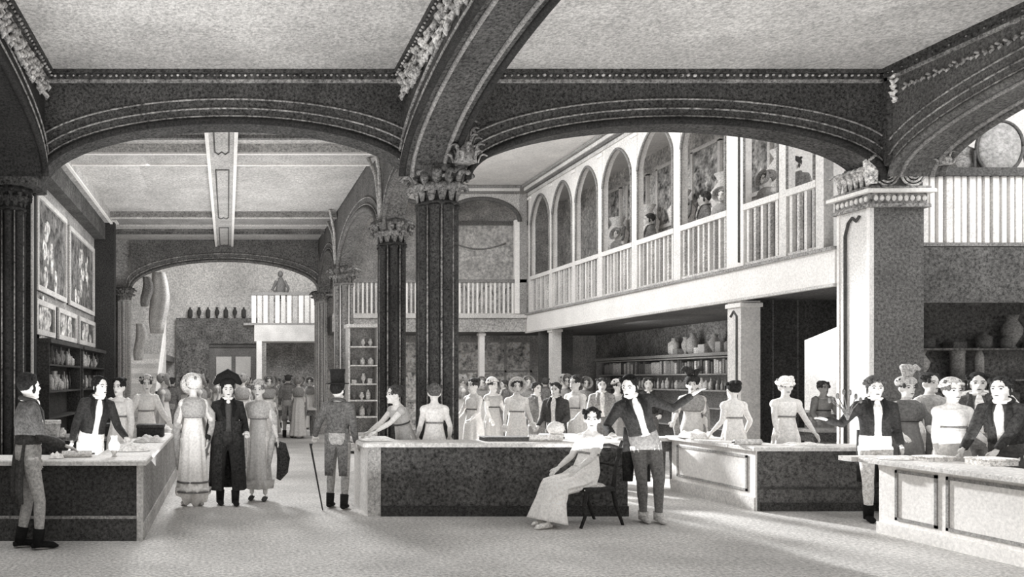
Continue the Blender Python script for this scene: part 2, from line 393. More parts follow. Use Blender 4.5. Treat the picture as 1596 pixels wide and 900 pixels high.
def jar(mb,x,y,z,r,h,kind):
    P={0:[(.7,0),(1,.15),(1,.7),(.4,.85),(.4,1)],1:[(.5,0),(.3,.1),(.9,.4),(1,.6),(.5,.85),(.7,1)],2:[(.9,0),(.9,.75),(1,.78),(1,.9),(.3,1)],3:[(.6,0),(.6,.55),(.22,.75),(.22,1)]}[kind]
    mb.lathe([(a*r,b*h) for a,b in P],(x,y,z),10)
def shelf_unit(label,loc,rz,w,depth,zs,z1,mat,back=True,backmat=None):
    r=empty('shelf_unit',loc,rz,label,'shelves')
    if back: MB().box(-w/2,w/2,-.03,0,0,z1).build('back_panel',backmat or mat,r)
    for s in (-1,1): m=MB(); m.box(s*w/2-.02,s*w/2+.02,-depth,0,0,z1); m.build('side_panel',mat,r)
    for z in zs: m=MB(); m.box(-w/2+.02,w/2-.02,-depth,-.03,z-.03,z); m.build('shelf',mat,r)
    m=MB(); m.box(-w/2-.05,w/2+.05,-depth-.04,0,z1,z1+.07); m.build('cornice',mat,r)
    return r
# stock: one mesh per kind, copied
_stock={}
def stock_obj(kind,tone,r,h):
    key=(kind,tone,round(r,3),round(h,3))
    if key in _stock: return _stock[key].copy()
    m=MB()
    nm={0:'jar',1:'vase',2:'canister',3:'bottle',4:'book',5:'box'}[kind]
    if kind<4: jar(m,0,0,0,r,h,kind)
    elif kind==4: m.bev(-r*.35,r*.35,-r,r,0,h,.004)
    else: m.bev(-r,r,-r,r,0,h*.5,.006)
    o=bpy.data.objects.new(nm,None); 
    bo=m.build(nm,M(tone,.25,40,.1)); _stock[key]=bo
    bpy.data.objects.remove(o)
    return bo
def stock(kind,tone,r,h,loc,label,group,rz=0):
    key=(kind,tone,round(r,3),round(h,3)); first=key not in _stock
    o=stock_obj(kind,tone,r,h)
    if not first: C.objects.link(o)
    o.location=loc; o.rotation_euler=(0,0,rz); tag(o,label,o.name.split('.')[0],group); return o
WORD={0:'jar',1:'vase',2:'lidded canister',3:'bottle',4:'book',5:'box'}
def fill(loc,rz,w,depth,zs,kinds,tones,where,group,step,rr,hh):
    R=Matrix.Rotation(rz,4,'Z')
    random.seed(int(abs(loc[0]*97+loc[1]*31)))
    for si,z in enumerate(zs):
        x=-w/2+.12
        while x<w/2-.1:
            k=random.choice(kinds); t=random.choice(tones); h=random.choice(hh); r=random.choice(rr)
            p=Vector(loc)+R@Vector((x,-depth*.5,z))
            stock(k,t,r,h,p,('pale ' if t>.6 else 'dark ')+WORD[k]+' on '+where,group+(', pale ' if t>.6 else ', dark ')+WORD[k]+'s',rz)
            x+=step*random.uniform(.85,1.3)
# left wall shelves (face +X): rotate 90deg so that -Y local -> +X
DK=M(.28,.3,30,.15)
for k,(yc,wd) in enumerate(((15.2,'nearer'),(18.4,'farther'))):
    shelf_unit('dark shelf unit of bottles against left wall, '+wd+' one',(-3.24,yc,0),PI/2,2.9,.3,(.5,.95,1.4,1.85),2.2,DK)
    fill((-3.24,yc,0),PI/2,2.8,.3,(1.4,1.85) if k==0 else (.95,1.4,1.85),(0,1,3),(.75,.5,.32),'the '+wd+' left wall shelves','stock on '+wd+' left wall shelves',.2,(.05,.07),(.2,.28,.34))

# ------------------------------------------------------------------ gallery on the right
GX=8.48; SL0,SL1=2.93,3.40
r=empty('gallery_floor',(0,0,0),0,'pale gallery floor slab running along the right side of hall','gallery')
MB().box(GX,12,11.6,25.6,SL0,SL1).build('slab',M(.40,.3,26,.12),r)
MB().box(GX-.04,GX,11.6,23.6,SL0,SL1).build('fascia',WHITE,r)
MB().box(GX-.08,GX+.02,11.6,23.6,SL1,SL1+.05).build('fascia_lip',M(.6,.3),r)
MB().box(GX-.07,GX+.02,11.6,23.6,SL0-.04,SL0).build('fascia_bead',STONE,r)
r=empty('gallery_floor',(0,0,0),0,'grey gallery floor slab crossing far end of the right hall','gallery')
MB().box(2.95,GX-.05,23.62,25.6,SL0,SL1).build('slab',M(.45,.3,26,.12),r)
MB().box(2.95,GX-.05,23.56,23.62,SL0,SL1-.08).build('fascia',M(.66,.25,26,.12),r)
MB().box(2.95,GX-.05,23.5,23.62,SL1-.08,SL1).build('fascia_lip',STONE,r)

def rect_post(label,x0,x1,y0,y1,z0,z1,mat,name='post',slot=False):
    r=empty(name,((x0+x1)/2,(y0+y1)/2,z0),0,label,'post')
    cx,cy=(x0+x1)/2,(y0+y1)/2
    MB().box(x0-cx,x1-cx,y0-cy,y1-cy,0,z1-z0).build('shaft',mat,r)
    MB().bev(x0-cx-.03,x1-cx+.03,y0-cy-.03,y1-cy+.03,z1-z0-.1,z1-z0-.03,.01).build('cap',WHITE,r)
    if slot:
        m=MB(); h=z1-z0; m.tube([(x0-cx-.01,y0-cy+.1,.08),(x0-cx-.01,y0-cy+.1,h-.25),(x0-cx-.01,cy-cy,h-.16),(x0-cx-.01,y1-cy-.1,h-.25)],.018,5); m.build('panel_line',M(.35,.2),r)
    return r
posts=[23.45,21.9,20.45,19.0,17.4,15.75,13.95,12.75,11.95]
wid=[.16,.16,.17,.20,.22,.24,.46,.16,.16]
ords=['farthest','seventh from the square pier','sixth from the square pier','fifth from the square pier','fourth from the square pier','third from the square pier','broad','first beyond the square pier','hard behind the square pier']
for i,(y,w_) in enumerate(zip(posts,wid)):
    rect_post('pale upright on the right gallery front, '+ords[i],GX,GX+.14,y-w_/2,y+w_/2,SL1+.05,6.75,PALE if i!=6 else WHITE,'gallery_post',slot=(i==6))
BAL=M(.78,.25,30,.12); BALD=M(.48,.28,30,.15)
def pointed(u,zs,zc): 
    a=abs(u); return zs+(zc-zs)*(1-a**1.7)**.62 if a<1 else zs
baynames=['farthest bay','second bay from the far end','third bay from the far end','fourth bay from the far end','fifth bay from the far end','bay left of the broad upright','bay right of the broad upright','narrow bay nearest the square pier']
for i in range(len(posts)-1):
    ya=posts[i+1]+wid[i+1]/2; yb=posts[i]-wid[i]/2
    r=empty('balustrade',(GX,(ya+yb)/2,SL1+.05),0,'gallery balustrade of pale close set bars, '+baynames[i]+' on right side','balustrade')
    h=(yb-ya)/2
    MB().box(-.01,.13,-h,h,.92,1.02).build('rail',PALE,r)
    MB().box(.02,.10,-h,h,0,.06).build('bottom_rail',BAL,r)
    MB().box(.085,.095,-h,h,.06,.92).build('backing_panel',BALD,r)
    n=max(4,int(2*h/.15))
    for k in range(n):
        yy=-h+(k+.5)*2*h/n; m=MB()
        m.box(.02,.08,yy-.028,yy+.028,.06,.92)
        m.build('baluster',(PALE,BAL,PALE,M(.7,.25))[(k+i)%4],r)
    # pointed arch above
    r=empty('gallery_arch',(0,0,0),0,'pale pointed arch of gallery arcade over the '+baynames[i]+' on right','arch')
    m=MB(); arch_panel(m,'Y',ya,yb,5.9,6.6,6.76,GX+.01,GX+.13,24,fn=lambda u: pointed(u,5.9,6.62)); m.build('spandrel',PALE,r)
    m=MB(); m.tube(arch_curve('Y',ya+.03,yb-.03,0,0,GX-.005,0,24,fn=lambda u: pointed(u,5.9,6.62)),.03,6); m.build('arch_moulding',M(.5,.3),r)
    for s,yy in ((0,ya+.03),(1,yb-.03)):
        m=MB(); m.tube([(GX-.005,yy,4.48),(GX-.005,yy,5.92)],.02,6); m.build('jamb_moulding',M(.55,.3),r)
r=empty('cornice',(0,0,0),0,'moulded pale cornice above gallery arcade on the right','cornice')
for k,(z0,z1,o,mt) in enumerate(((6.76,6.84,.03,STONE),(6.84,6.9,.1,M(.45,.3)),(6.9,6.98,.14,PALE),(6.98,7.05,.22,M(.6,.3)))):
    MB().box(GX-o,GX+.14,11.6,23.5,z0,z1).build('moulding',mt,r)
r=empty('cornice',(0,0,0),0,'moulded cornice across far end of the right hall','cornice')
for k,(z0,z1,o,mt) in enumerate(((6.84,6.9,.05,M(.5,.3)),(6.9,6.98,.1,PALE),(6.98,7.05,.16,M(.55,.3)))):
    MB().box(2.95,GX-.25,23.6-o,23.75,z0,z1).build('moulding',mt,r)
# end gallery arcade and balustrade
r=empty('end_arcade_arch',(0,0,0),0,'grey rounded arch over the gallery at far end of right hall','arch')
m=MB(); arch_panel(m,'X',6.1,8.25,6.05,6.7,6.84,23.6,23.74); m.build('spandrel',M(.74,.25),r)
m=MB(); m.tube(arch_curve('X',6.1,8.25,6.05,6.7,23.58),.06,8); m.build('arch_moulding',M(.36,.3),r)
MB().box(8.25,8.46,23.6,23.74,3.45,6.84).build('jamb',M(.6,.28),r)
MB().box(8.12,8.25,23.58,23.7,3.45,6.1).build('jamb_shaft',WHITE,r)
MB().box(5.85,6.1,23.6,23.74,3.45,6.84).build('jamb',M(.7,.28),r)
r=empty('end_arcade_arch',(0,0,0),0,'grey arch over end gallery, mostly hidden behind the columns','arch')
m=MB(); arch_panel(m,'X',3.5,5.85,6.05,6.7,6.84,23.6,23.74); m.build('spandrel',M(.74,.25),r)
m=MB(); m.tube(arch_curve('X',3.5,5.85,6.05,6.7,23.58),.06,8); m.build('arch_moulding',M(.36,.3),r)
MB().box(3.0,3.5,23.6,23.74,3.45,6.84).build('jamb',M(.8,.2),r)
r=empty('wall_relief',(0,0,0),0,'pale relief panel seen through the end gallery arch','relief')
MB().box(6.5,9.2,25.52,25.59,3.6,6.3).build('panel',M(.86,.2,10,.15),r)
MB().box(6.45,9.25,25.48,25.56,6.3,6.42).build('top_moulding',M(.5,.3),r)
m=MB()
for k in range(3):
    cx=6.9+.75*k; m=MB()
    m.tube([(cx,25.5,4.0),(cx+.1,25.49,4.35),(cx+.35,25.49,4.45),(cx+.5,25.5,4.1)],.022,5); m.build('swag',M(.66,.3),r)
m=MB(); m.tube([(6.9+.16*k,25.5,5.75-.18*math.sin(PI*k/10)) for k in range(11)],.025,5)
m.build('swag',M(.62,.3),r)
r=empty('balustrade',(0,23.62,SL1),0,'balustrade of close pale bars crossing the far end of the hall','balustrade')
MB().box(2.98,8.46,-.02,.1,.93,1.02).build('rail',M(.5,.25),r); MB().box(2.98,8.46,0,.08,0,.06).build('bottom_rail',STONE,r)
k=0; xx=3.05
while xx<8.4:
    m=MB(); m.box(xx,xx+.05,.01,.06,.06,.93); m.build('baluster',(WHITE,STONE,WHITE,PALE)[k%4],r); xx+=.125; k+=1
# supports under the gallery
rect_post('pale post under right gallery at far end',GX,GX+.24,21.8,22.04,0,SL0,PALE,'gallery_support')
rect_post('broad pale post with carved line under right gallery behind white gowned woman',GX-.02,GX+.30,13.75,14.12,0,SL0-.04,PALE,'gallery_support',slot=True)
rect_post('thin white post before lit window under the end gallery',7.15,7.3,23.7,23.85,0,SL0,WHITE,'gallery_support')
tag(MB().box(8.45,9.35,22.6,22.7,0,SL0).build('dark_partition',M(.34,.3)),'dark upright partition under far end of right gallery','partition')
r=empty('dark_partition',(0,0,0),0,'tall dark partition beside broad post under the right gallery','partition')
m=MB(); m.box(8.80,9.75,14.1,14.2,0,SL0); m.build('panel',M(.30,.3,28,.1),r)
for x_ in (9.2,9.62):
    MB().box(x_,x_+.02,14.085,14.1,.1,SL0).build('upright_strip',M(.45,.3),r)
m=MB(); m.add([(9.75,14.1,2.25),(9.75,14.2,2.25),(9.75,14.1,SL0),(9.75,14.2,SL0),(10.6,14.1,2.6),(10.6,14.2,2.6),(10.6,14.1,SL0),(10.6,14.2,SL0)],
   [(0,2,6,4),(1,5,7,3),(0,4,5,1),(2,3,7,6),(0,1,3,2),(4,6,7,5)]); m.build('head_panel',M(.33,.3,28,.1),r)
# lit patch of right wall beyond the partition, painted as a pale panel
r=MB(); r.box(11.22,11.29,14.75,16.5,1.0,2.6); o=r.build('lit_wall_patch',M(.93,.1,28,.1)); o['kind']='structure'
m=MB(); m.box(11.16,11.22,14.7,14.8,.95,2.65); m.box(11.16,11.22,16.45,16.55,.95,2.65); m.box(11.16,11.22,14.8,16.45,2.6,2.65); m.box(11.16,11.22,14.8,16.45,.95,1.0); m.build('window_or_patch_frame',M(.7,.2),o)  # frame added round the painted lit patch
# lit window under end gallery
def window(name,x0,x1,y,z0,z1,nx,nz,glass,frame):
    g=MB(); g.box(x0,x1,y,y+.02,z0,z1); o=g.build(name,glass); o['kind']='structure'
    m=MB()
    for i in range(nx+1): xx=x0+(x1-x0)*i/nx; m.box(xx-.03,xx+.03,y-.04,y,z0,z1)
    for j in range(nz+1): zz=z0+(z1-z0)*j/nz; m.box(x0-.03,x1+.03,y-.04,y,zz-.03,zz+.03)
    m.build('window_or_patch_frame',frame,o)
window('window_1',5.4,9.3,25.62,.0,2.75,5,3,M(.84,.35,7,.2,bigscale=3),M(.72,.2))

# right wall stock shelves under the gallery (face -X)
def rot(a): return a
su=shelf_unit('long pale shelf unit of books and jars on right wall under gallery',(11.28,20.7,0),-PI/2,7.6,.45,(.5,.95,1.35,1.72,2.1),2.12,M(.62,.25),backmat=M(.5,.3))
fill((11.28,20.7,0),-PI/2,7.5,.45,(1.35,),(0,3),(.85,.55),'middle shelf of right wall unit','stock on the right wall shelves',.2,(.055,.08),(.22,.28))
fill((11.28,20.7,0),-PI/2,7.5,.45,(1.72,),(4,),(.85,.62,.4),'upper shelf of right wall unit','books on the right wall shelves',.10,(.11,),(.27,.3,.33))
fill((11.28,18.9,0),-PI/2,3.8,.45,(2.19,),(1,0,5),(.92,.8,.7),'top of the right wall unit','goods heaped on top of the right wall unit',.27,(.10,.13),(.3,.42,.5))

# ------------------------------------------------------------------ right bay gallery front and lower room
r=empty('gallery_floor',(0,0,0),0,'dark gallery floor edge to right of the square pier','gallery')
MB().box(9.2,16,11.2,13.4,3.0,3.38).build('slab',M(.40,.3),r); MB().box(9.2,16,11.14,11.2,2.62,3.36).build('fascia',M(.36,.32,26,.12),r)
r=empty('balustrade',(0,11.2,3.38),0,'balustrade of tall white and dark bars right of the square pier','balustrade')
MB().box(9.2,13.5,-.05,.07,.94,1.05).build('rail',M(.30,.25),r); MB().box(9.2,13.5,-.02,.06,0,.05).build('bottom_rail',M(.5,.25),r)
MB().box(9.2,13.5,.05,.06,.05,.94).build('backing_panel',M(.30,.3),r)
xx=9.22; random.seed(3); k=0
while xx<12.6:
    wv=random.choice((.05,.06,.08)); m=MB(); m.box(xx,xx+wv,-.01,.045,.05,.94); m.build('baluster',(WHITE,PALE,WHITE)[k%3],r); xx+=wv+random.choice((.025,.04,.05)); k+=1
# oval mirror and urn on the gallery
r=empty('oval_mirror',(X(1558,11.9),11.9,3.38),math.radians(-14),'large dark oval mirror in thin frame standing on upper right gallery','mirror')
m=MB(); m.ell((0,0,1.52),(.26,.03,.36),24,14); m.build('mirror_glass',M(.5,.2,18,.1,rough=.4),r)
m=MB(); m.tube([(.28*math.cos(a),0,1.52+.38*math.sin(a)) for a in [2*PI*i/32 for i in range(33)]],.022,8); m.build('frame',M(.3,.2),r)
m=MB(); m.tube([(.3,0,1.5),(.34,0,1.1),(.26,.02,.5),(.3,.05,0)],.03,8); m.tube([(-.3,0,1.5),(-.3,0,1.0),(-.26,.02,.5),(-.3,.05,0)],.02,8); m.tube([(-.28,0,.4),(.28,0,.4)],.02,6); m.build('stand',M(.28,.2),r)
r=empty('urn',(X(1502,12.2),12.2,3.38),0,'grey draped urn on a pedestal behind the upper right balustrade','urn')
MB().lathe([(.16,0),(.16,.1),(.12,.14),(.12,.9),(.17,.95),(.17,1.02)],n=12).build('pedestal',STONE,r)
m=MB(); m.lathe([(.06,1.02),(.04,1.1),(.15,1.22),(.2,1.36),(.12,1.5),(.15,1.55),(.05,1.62),(.01,1.7)],n=16); m.build('bowl',M(.62,.3),r)
for s in (-1,1): m=MB(); m.tube([(s*.17,0,1.4),(s*.28,0,1.5),(s*.3,0,1.36),(s*.19,0,1.28)],.018,6); m.build('handle',M(.5,.3),r)
# lower right shelves
su=shelf_unit('dark wall shelves behind the right hand group of shoppers',(12.35,12.58,0),0,5.0,.4,(.4,.8,1.2,1.6,2.05),2.75,M(.46,.3,26,.15),backmat=M(.42,.32,20,.2))
for i,(px,py,k_,t,rr,hh,lb) in enumerate(((1432,600,1,.72,.12,.42,'tall pale vase on dark wall shelf above white gowned woman'),(1490,570,2,.6,.1,.5,'tall grey canister on dark wall shelf, middle of the right shelves'),
     (1524,560,3,.66,.1,.6,'tall slim pale bottle on dark wall shelf over grey coated man'),(1575,545,1,.6,.13,.5,'grey vase on upper dark wall shelf at the right edge'),(1400,560,0,.5,.1,.3,'dim jar on dark wall shelf just right of the square pier'))):
    z=(1.6,1.6,1.6,2.05,1.6)[i]
    stock(k_,t,rr,hh,(X(px,12.4),12.38,z),lb,None)
fill((12.35,12.58,0),0,4.8,.4,(1.2,2.05),(0,2,5),(.42,.5),'the dark wall shelves at right','dim stock on dark right shelves',.33,(.07,.1),(.2,.25))

# ------------------------------------------------------------------ counters
def panel_frame(mb,face,a0,a1,b0,b1,t,th=.015,w=.03):
    """rectangular moulding on a face. face 'x-' plane x=t (a along y) or 'y-' plane y=t (a along x)"""
    for (p,q,s,u) in ((a0,a1,b0,b0+w),(a0,a1,b1-w,b1),(a0,a0+w,b0,b1),(a1-w,a1,b0,b1)):
        if face=='x': mb.box(t-th,t,p,q,s,u)
        else: mb.box(p,q,t-th,t,s,u)
FRONT_SHADE=M(.36,.32,28,.14); TOP=M(.84,.14,30,.08)  # shade painted into counter fronts, light into their paler sides
def counter(label,blocks,tops,h,front,lit,frames,mfront=FRONT_SHADE,mlit=PALE,ftone=.55):
    """blocks: footprints (x0,x1,y0,y1). tops likewise with overhang"""
    r=empty('shop_counter',(0,0,0),0,label,'counter')
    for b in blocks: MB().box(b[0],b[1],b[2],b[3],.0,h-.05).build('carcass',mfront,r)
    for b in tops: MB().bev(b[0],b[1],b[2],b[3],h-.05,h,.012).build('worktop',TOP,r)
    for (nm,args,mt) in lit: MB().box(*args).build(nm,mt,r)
    for (fc,a0,a1,b0,b1,t,mt) in frames:
        m=MB(); panel_frame(m,fc,a0,a1,b0,b1,t); m.build('panel_moulding',mt,r)
    return r
# left counter, U shaped
hL=.80
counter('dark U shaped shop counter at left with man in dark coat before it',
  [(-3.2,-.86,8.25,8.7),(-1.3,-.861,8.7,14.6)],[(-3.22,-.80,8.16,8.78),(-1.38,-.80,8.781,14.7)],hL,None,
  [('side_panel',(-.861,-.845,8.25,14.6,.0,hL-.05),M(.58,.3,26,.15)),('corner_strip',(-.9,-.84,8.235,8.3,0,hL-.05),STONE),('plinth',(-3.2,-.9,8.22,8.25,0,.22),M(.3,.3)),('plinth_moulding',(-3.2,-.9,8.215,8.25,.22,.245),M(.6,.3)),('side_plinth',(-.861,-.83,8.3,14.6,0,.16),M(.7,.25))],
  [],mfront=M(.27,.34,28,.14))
# middle counter, shaded front painted dark, lit side pale
hM=.86
counter('shop counter with front painted dark as shade in middle before the great column, woman seated by it',
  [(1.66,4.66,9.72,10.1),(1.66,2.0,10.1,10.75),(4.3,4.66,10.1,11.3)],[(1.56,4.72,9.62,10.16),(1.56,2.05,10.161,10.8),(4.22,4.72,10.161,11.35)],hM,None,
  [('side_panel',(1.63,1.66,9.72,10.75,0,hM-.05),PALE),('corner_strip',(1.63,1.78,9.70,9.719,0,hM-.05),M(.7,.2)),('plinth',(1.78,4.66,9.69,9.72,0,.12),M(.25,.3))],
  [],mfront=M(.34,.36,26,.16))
# mid right counter, lit side painted white, shaded front darker
hR=.78
counter('shop counter with lit side painted pale, standing before the square pier',
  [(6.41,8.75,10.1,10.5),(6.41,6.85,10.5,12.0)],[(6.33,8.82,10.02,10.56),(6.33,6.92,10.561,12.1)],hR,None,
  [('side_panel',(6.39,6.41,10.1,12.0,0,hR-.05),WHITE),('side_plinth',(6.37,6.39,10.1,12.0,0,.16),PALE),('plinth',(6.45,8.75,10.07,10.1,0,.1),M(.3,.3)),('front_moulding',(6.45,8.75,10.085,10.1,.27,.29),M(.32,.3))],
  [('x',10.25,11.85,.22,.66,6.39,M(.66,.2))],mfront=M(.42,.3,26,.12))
# right counter running toward the viewer
hF=.78
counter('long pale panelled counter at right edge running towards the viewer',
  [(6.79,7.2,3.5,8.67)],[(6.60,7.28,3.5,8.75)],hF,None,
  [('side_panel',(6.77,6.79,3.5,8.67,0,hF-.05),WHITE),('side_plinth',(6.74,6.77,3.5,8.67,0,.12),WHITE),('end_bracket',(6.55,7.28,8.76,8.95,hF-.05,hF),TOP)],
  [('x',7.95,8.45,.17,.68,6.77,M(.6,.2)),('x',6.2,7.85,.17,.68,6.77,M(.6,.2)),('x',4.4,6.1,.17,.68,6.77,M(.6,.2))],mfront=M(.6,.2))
# low inner tables / counters seen behind the people
def table_box(label,x0,x1,y0,y1,h,mb_=M(.45,.3),mt_=TOP):
    r=empty('display_table',((x0+x1)/2,(y0+y1)/2,0),0,label,'table'); a=(x1-x0)/2; b=(y1-y0)/2
    MB().bev(-a,a,-b,b,h-.05,h,.01).build('tabletop',mt_,r); MB().box(-a+.05,a-.05,-b+.04,b-.04,h-.2,h-.05).build('apron',mb_,r)
    for sx in (-1,1):
        for sy in (-1,1):
            m=MB(); cx,cy=sx*(a-.07),sy*(b-.07); m.lathe([(.02,0),(.03,.1),(.04,h-.3),(.045,h-.05)],(cx,cy,0),8); m.build('leg',mb_,r)
    return r
table_box('pale topped table behind middle counter, right of great column',4.9,6.5,12.0,12.4,.75)
table_box('pale topped table beneath the right gallery beside seated clerk',9.25,10.6,13.2,13.7,.80)
table_box('long table far down left aisle, right of walkers',1.0,2.4,22.6,23.4,.8)
table_box('dark table inside the left counter holding boxes',-2.6,-1.55,11.4,12.2,.8,M(.25,.3),M(.5,.3))
table_box('pale table behind right hand counter among shoppers',8.3,9.6,9.75,10.2,.7,M(.5,.3),PALE)
# cabinet with shelves left of second column
su=shelf_unit('pale display cabinet of small goods left of the second column',(2.9,18.2,0),0,.62,.4,(.45,.8,1.15,1.5,1.9,2.3),2.7,M(.74,.25),backmat=M(.6,.3))
fill((2.9,18.2,0),0,.6,.4,(.8,1.15,1.5,1.9,2.3),(0,1,5),(.8,.45),'the cabinet by the second column','goods in cabinet by the second column',.16,(.05,.06),(.16,.22))
for k_ in range(2):
    m=MB(); m.bev(-.28,.28,-.43,-.4,.06+.2*k_,.24+.2*k_,.01); d=m.build('drawer',M(.7,.25),su); m=MB(); m.ell((0,-.44,.15+.2*k_),(.02,.02,.02),8,6); m.build('knob',M(.3,.2),d)

# ------------------------------------------------------------------ far hall
r=empty('staircase',(0,0,0),0,'pale staircase rising to left beyond the far arch','staircase')
for k in range(14):
    m=MB(); m.box(-4.1,-2.35,27.2+.28*k,27.5+.28*k,0,.18*(k+1)); m.build('step',M(.74 if k%2 else .82,.2),r)
m=MB(); m.box(-2.37,-2.29,27.2,27.3,0,1.2); 
m.add([(-2.36,27.2,1.05),(-2.29,27.2,1.05),(-2.29,27.2,1.2),(-2.36,27.2,1.2),(-2.36,31.2,3.65),(-2.29,31.2,3.65),(-2.29,31.2,3.8),(-2.36,31.2,3.8)],[(0,3,2,1),(4,5,6,7),(0,1,5,4),(1,2,6,5),(2,3,7,6),(3,0,4,7)])
m.build('handrail',PALE,r)
m=MB(); m.add([(-2.34,27.2,0),(-2.30,27.2,0),(-2.34,31.1,0),(-2.30,31.1,0),(-2.34,31.1,2.7),(-2.30,31.1,2.7),(-2.34,27.2,.2),(-2.30,27.2,.2)],[(0,2,4,6),(1,7,5,3),(0,1,3,2),(0,6,7,1),(6,4,5,7),(2,3,5,4)]); m.build('string_board',M(.8,.2),r)
for k in range(14):
    m=MB(); y=27.35+.28*k; z=.18*(k+1); m.lathe([(.02,z),(.02,z+.87)],(-2.32,y,0),6); m.build('baluster',PALE,r)
def drape(label,x,y,z,w,h,mat):
    m=MB(); rs=[]
    for j in range(9):
        t=j/8; rs.append([(x+.06*math.sin(5*t)+w*.75*(.4+.6*abs(math.sin(t*2.2+.5)))*(math.cos(a)*(1+.22*math.sin(7*a+1.5*t))),y+.12*math.sin(a)*(1+.2*math.cos(6*a)),z-h*t) for a in [2*PI*i/20 for i in range(20)]])
    m.rings(rs); o=m.build('hanging_drapery',mat); tag(o,label,'drapery')
drape('long pale hanging drapery above the staircase beyond far arch',X(247,26),26,Z(425,26),.36,1.9,M(.86,.2))
drape('shorter pale hanging drapery at the left foot of far arch',X(218,25),25,Z(505,25),.22,1.1,M(.84,.2))
drape('small grey hanging cloth left of the long drapery',X(228,25.5),25.5,Z(432,25.5),.2,.9,M(.6,.3))
m=MB(); m.box(-4.19,-2.3,31.2,35.8,2.3,2.52); m.build('landing',M(.5,.3),[o for o in bpy.data.objects if o.name=='staircase'][0])
# door in far wall
r=MB(); xa,xb=X(335,35.7),X(395,35.7)
r.box(xa-.25,xb+.25,35.68,35.79,0,2.95); d=r.build('door_1',M(.50,.3)); d['kind']='structure'
MB().box(xa-.35,xb+.35,35.6,35.79,2.95,3.15).build('door_head',M(.42,.3),d)
for s in (0,1):
    x0=xa+s*(xb-xa)/2; m=MB(); m.box(x0+.06,x0+(xb-xa)/2-.12,35.62,35.67,.1,2.55); m.build('door_leaf',PALE,d)
    m=MB(); m.ell((x0+(.15 if s else .6),35.6,1.1),(.04,.03,.04),8,6); m.build('door_knob',M(.3),d)
# dark screen wall round the far door and far gallery
tag(MB().box(-2.2,1.35,35.5,35.58,3.1,4.2).build('dark_panelling',M(.46,.35,14,.25)),'dark panelled band above the far doorway','panelling')
tag(MB().box(-2.2,-.8,35.45,35.58,0,3.1).build('dark_panelling',M(.46,.35,14,.25)),'dark panelling to left of the far doorway','panelling')
# row of urns over the far panelling
for k in range(7):
    stock(1 if k%2 else 0,.30,.10,.45,(-1.6+.38*k,35.5,4.2),('slim' if k%2 else 'round')+' dark urn in row above the far dark panelling','urns above far panelling, '+('slim' if k%2 else 'round'))
r=empty('far_gallery',(0,0,0),0,'pale gallery with bars across upper right of far hall','gallery')
g0=X(388,31); 
MB().box(g0+.2,4.2,31,32.5,3.0,3.6).build('slab',M(.78,.15),r)
m=MB(); m.add([(g0-.2,31,3.6),(4.2,31,3.6),(4.2,31,3.68),(g0-.2,31,3.68),(g0-.2,32.5,3.6),(4.2,32.5,3.6),(4.2,32.5,3.68),(g0-.2,32.5,3.68)],[(0,1,2,3),(4,7,6,5),(0,4,5,1),(3,2,6,7),(0,3,7,4),(1,5,6,2)]); m.build('slab_lip',M(.55,.3),r)
MB().box(g0+.1,4.2,31,31.1,4.72,4.82).build('rail',M(.5,.25),r)
xx=g0+.1; k=0
while xx<4.1: 
    m=MB(); m.box(xx,xx+.16,31.03,31.08,3.68,4.72); m.build('baluster',(PALE,M(.80,.2),PALE,M(.66,.3))[k%4],r); xx+=.22; k+=1
MB().box(X(404,31)-.1,X(404,31)+.1,31.0,31.2,0,3.0).build('support_post',PALE,r)
MB().box(1.5,4.2,32.4,32.5,0,3.0).build('rear_panel',M(.5,.3,18,.2),r)
r=empty('statue',(X(437,31.5),31.5,3.68),0,'dark standing statue on the far gallery beneath the arch','statue')
m=MB(); m.tube([(0,0,.9),(0,0,1.2),(.03,0,1.5),(0,0,1.75)],[.16,.2,.17,.08],10); m.ell((0,0,1.88),(.1,.1,.13)); m.tube([(-.14,0,1.62),(-.3,0,1.3),(-.12,-.1,1.15)],[.07,.05,.04],8); m.tube([(.14,0,1.62),(.3,0,1.35),(.22,0,1.05)],[.07,.05,.04],8); m.tube([(0,0,1.3),(0,0,.85)],[.16,.24],12); m.build('figure',M(.38,.3),r)
MB().lathe([(.3,0),(.3,.1),(.2,.15),(.2,.85),(.28,.9)],n=8).build('pedestal',STONE,r)

# ================================================================== PEOPLE
def ik(S,T,a,b,hint):
    S=Vector(S);T=Vector(T);D=T-S;d=max(.05,min(D.length,a+b-.004));Dn=D.normalized();T=S+Dn*d
    x=(a*a-b*b+d*d)/(2*d);h=math.sqrt(max(a*a-x*x,0));hv=Vector(hint);pp=hv-Dn*hv.dot(Dn)
    if pp.length<1e-5: pp=Dn.orthogonal()
    return S+Dn*x+pp.normalized()*h,T
def hand(mb,W,dr,side,curl=.35,s=1):
    dr=Vector(dr).normalized(); up=Vector((0,0,1)) if abs(dr.z)<.9 else Vector((0,-1,0))
    lat=dr.cross(up).normalized(); nrm=lat.cross(dr).normalized()
    if abs(dr.z)>=.7: lat,nrm=Vector((0,-1,0))-dr*Vector((0,-1,0)).dot(dr),None; lat.normalize(); nrm=lat.cross(dr)
    mb.tube([W-dr*.02,W+dr*.03,W+dr*.085],[.024*s,.038*s,.036*s],8,.45,up=lat)
    for k,(o,l) in enumerate(((-.026,.055),(-.009,.07),(.009,.078),(.026,.068))):
        b=W+dr*.08+lat*o; 
        mb.tube([b,b+dr*l*.5-nrm*curl*l*.2,b+dr*l*(1-curl*.4)-nrm*curl*l*.8],[.0095,.009,.006],6)
    b=W+dr*.03+lat*.032; mb.tube([b,b+dr*.03+lat*.02,b+dr*.06+lat*.022],[.012,.011,.007],6)
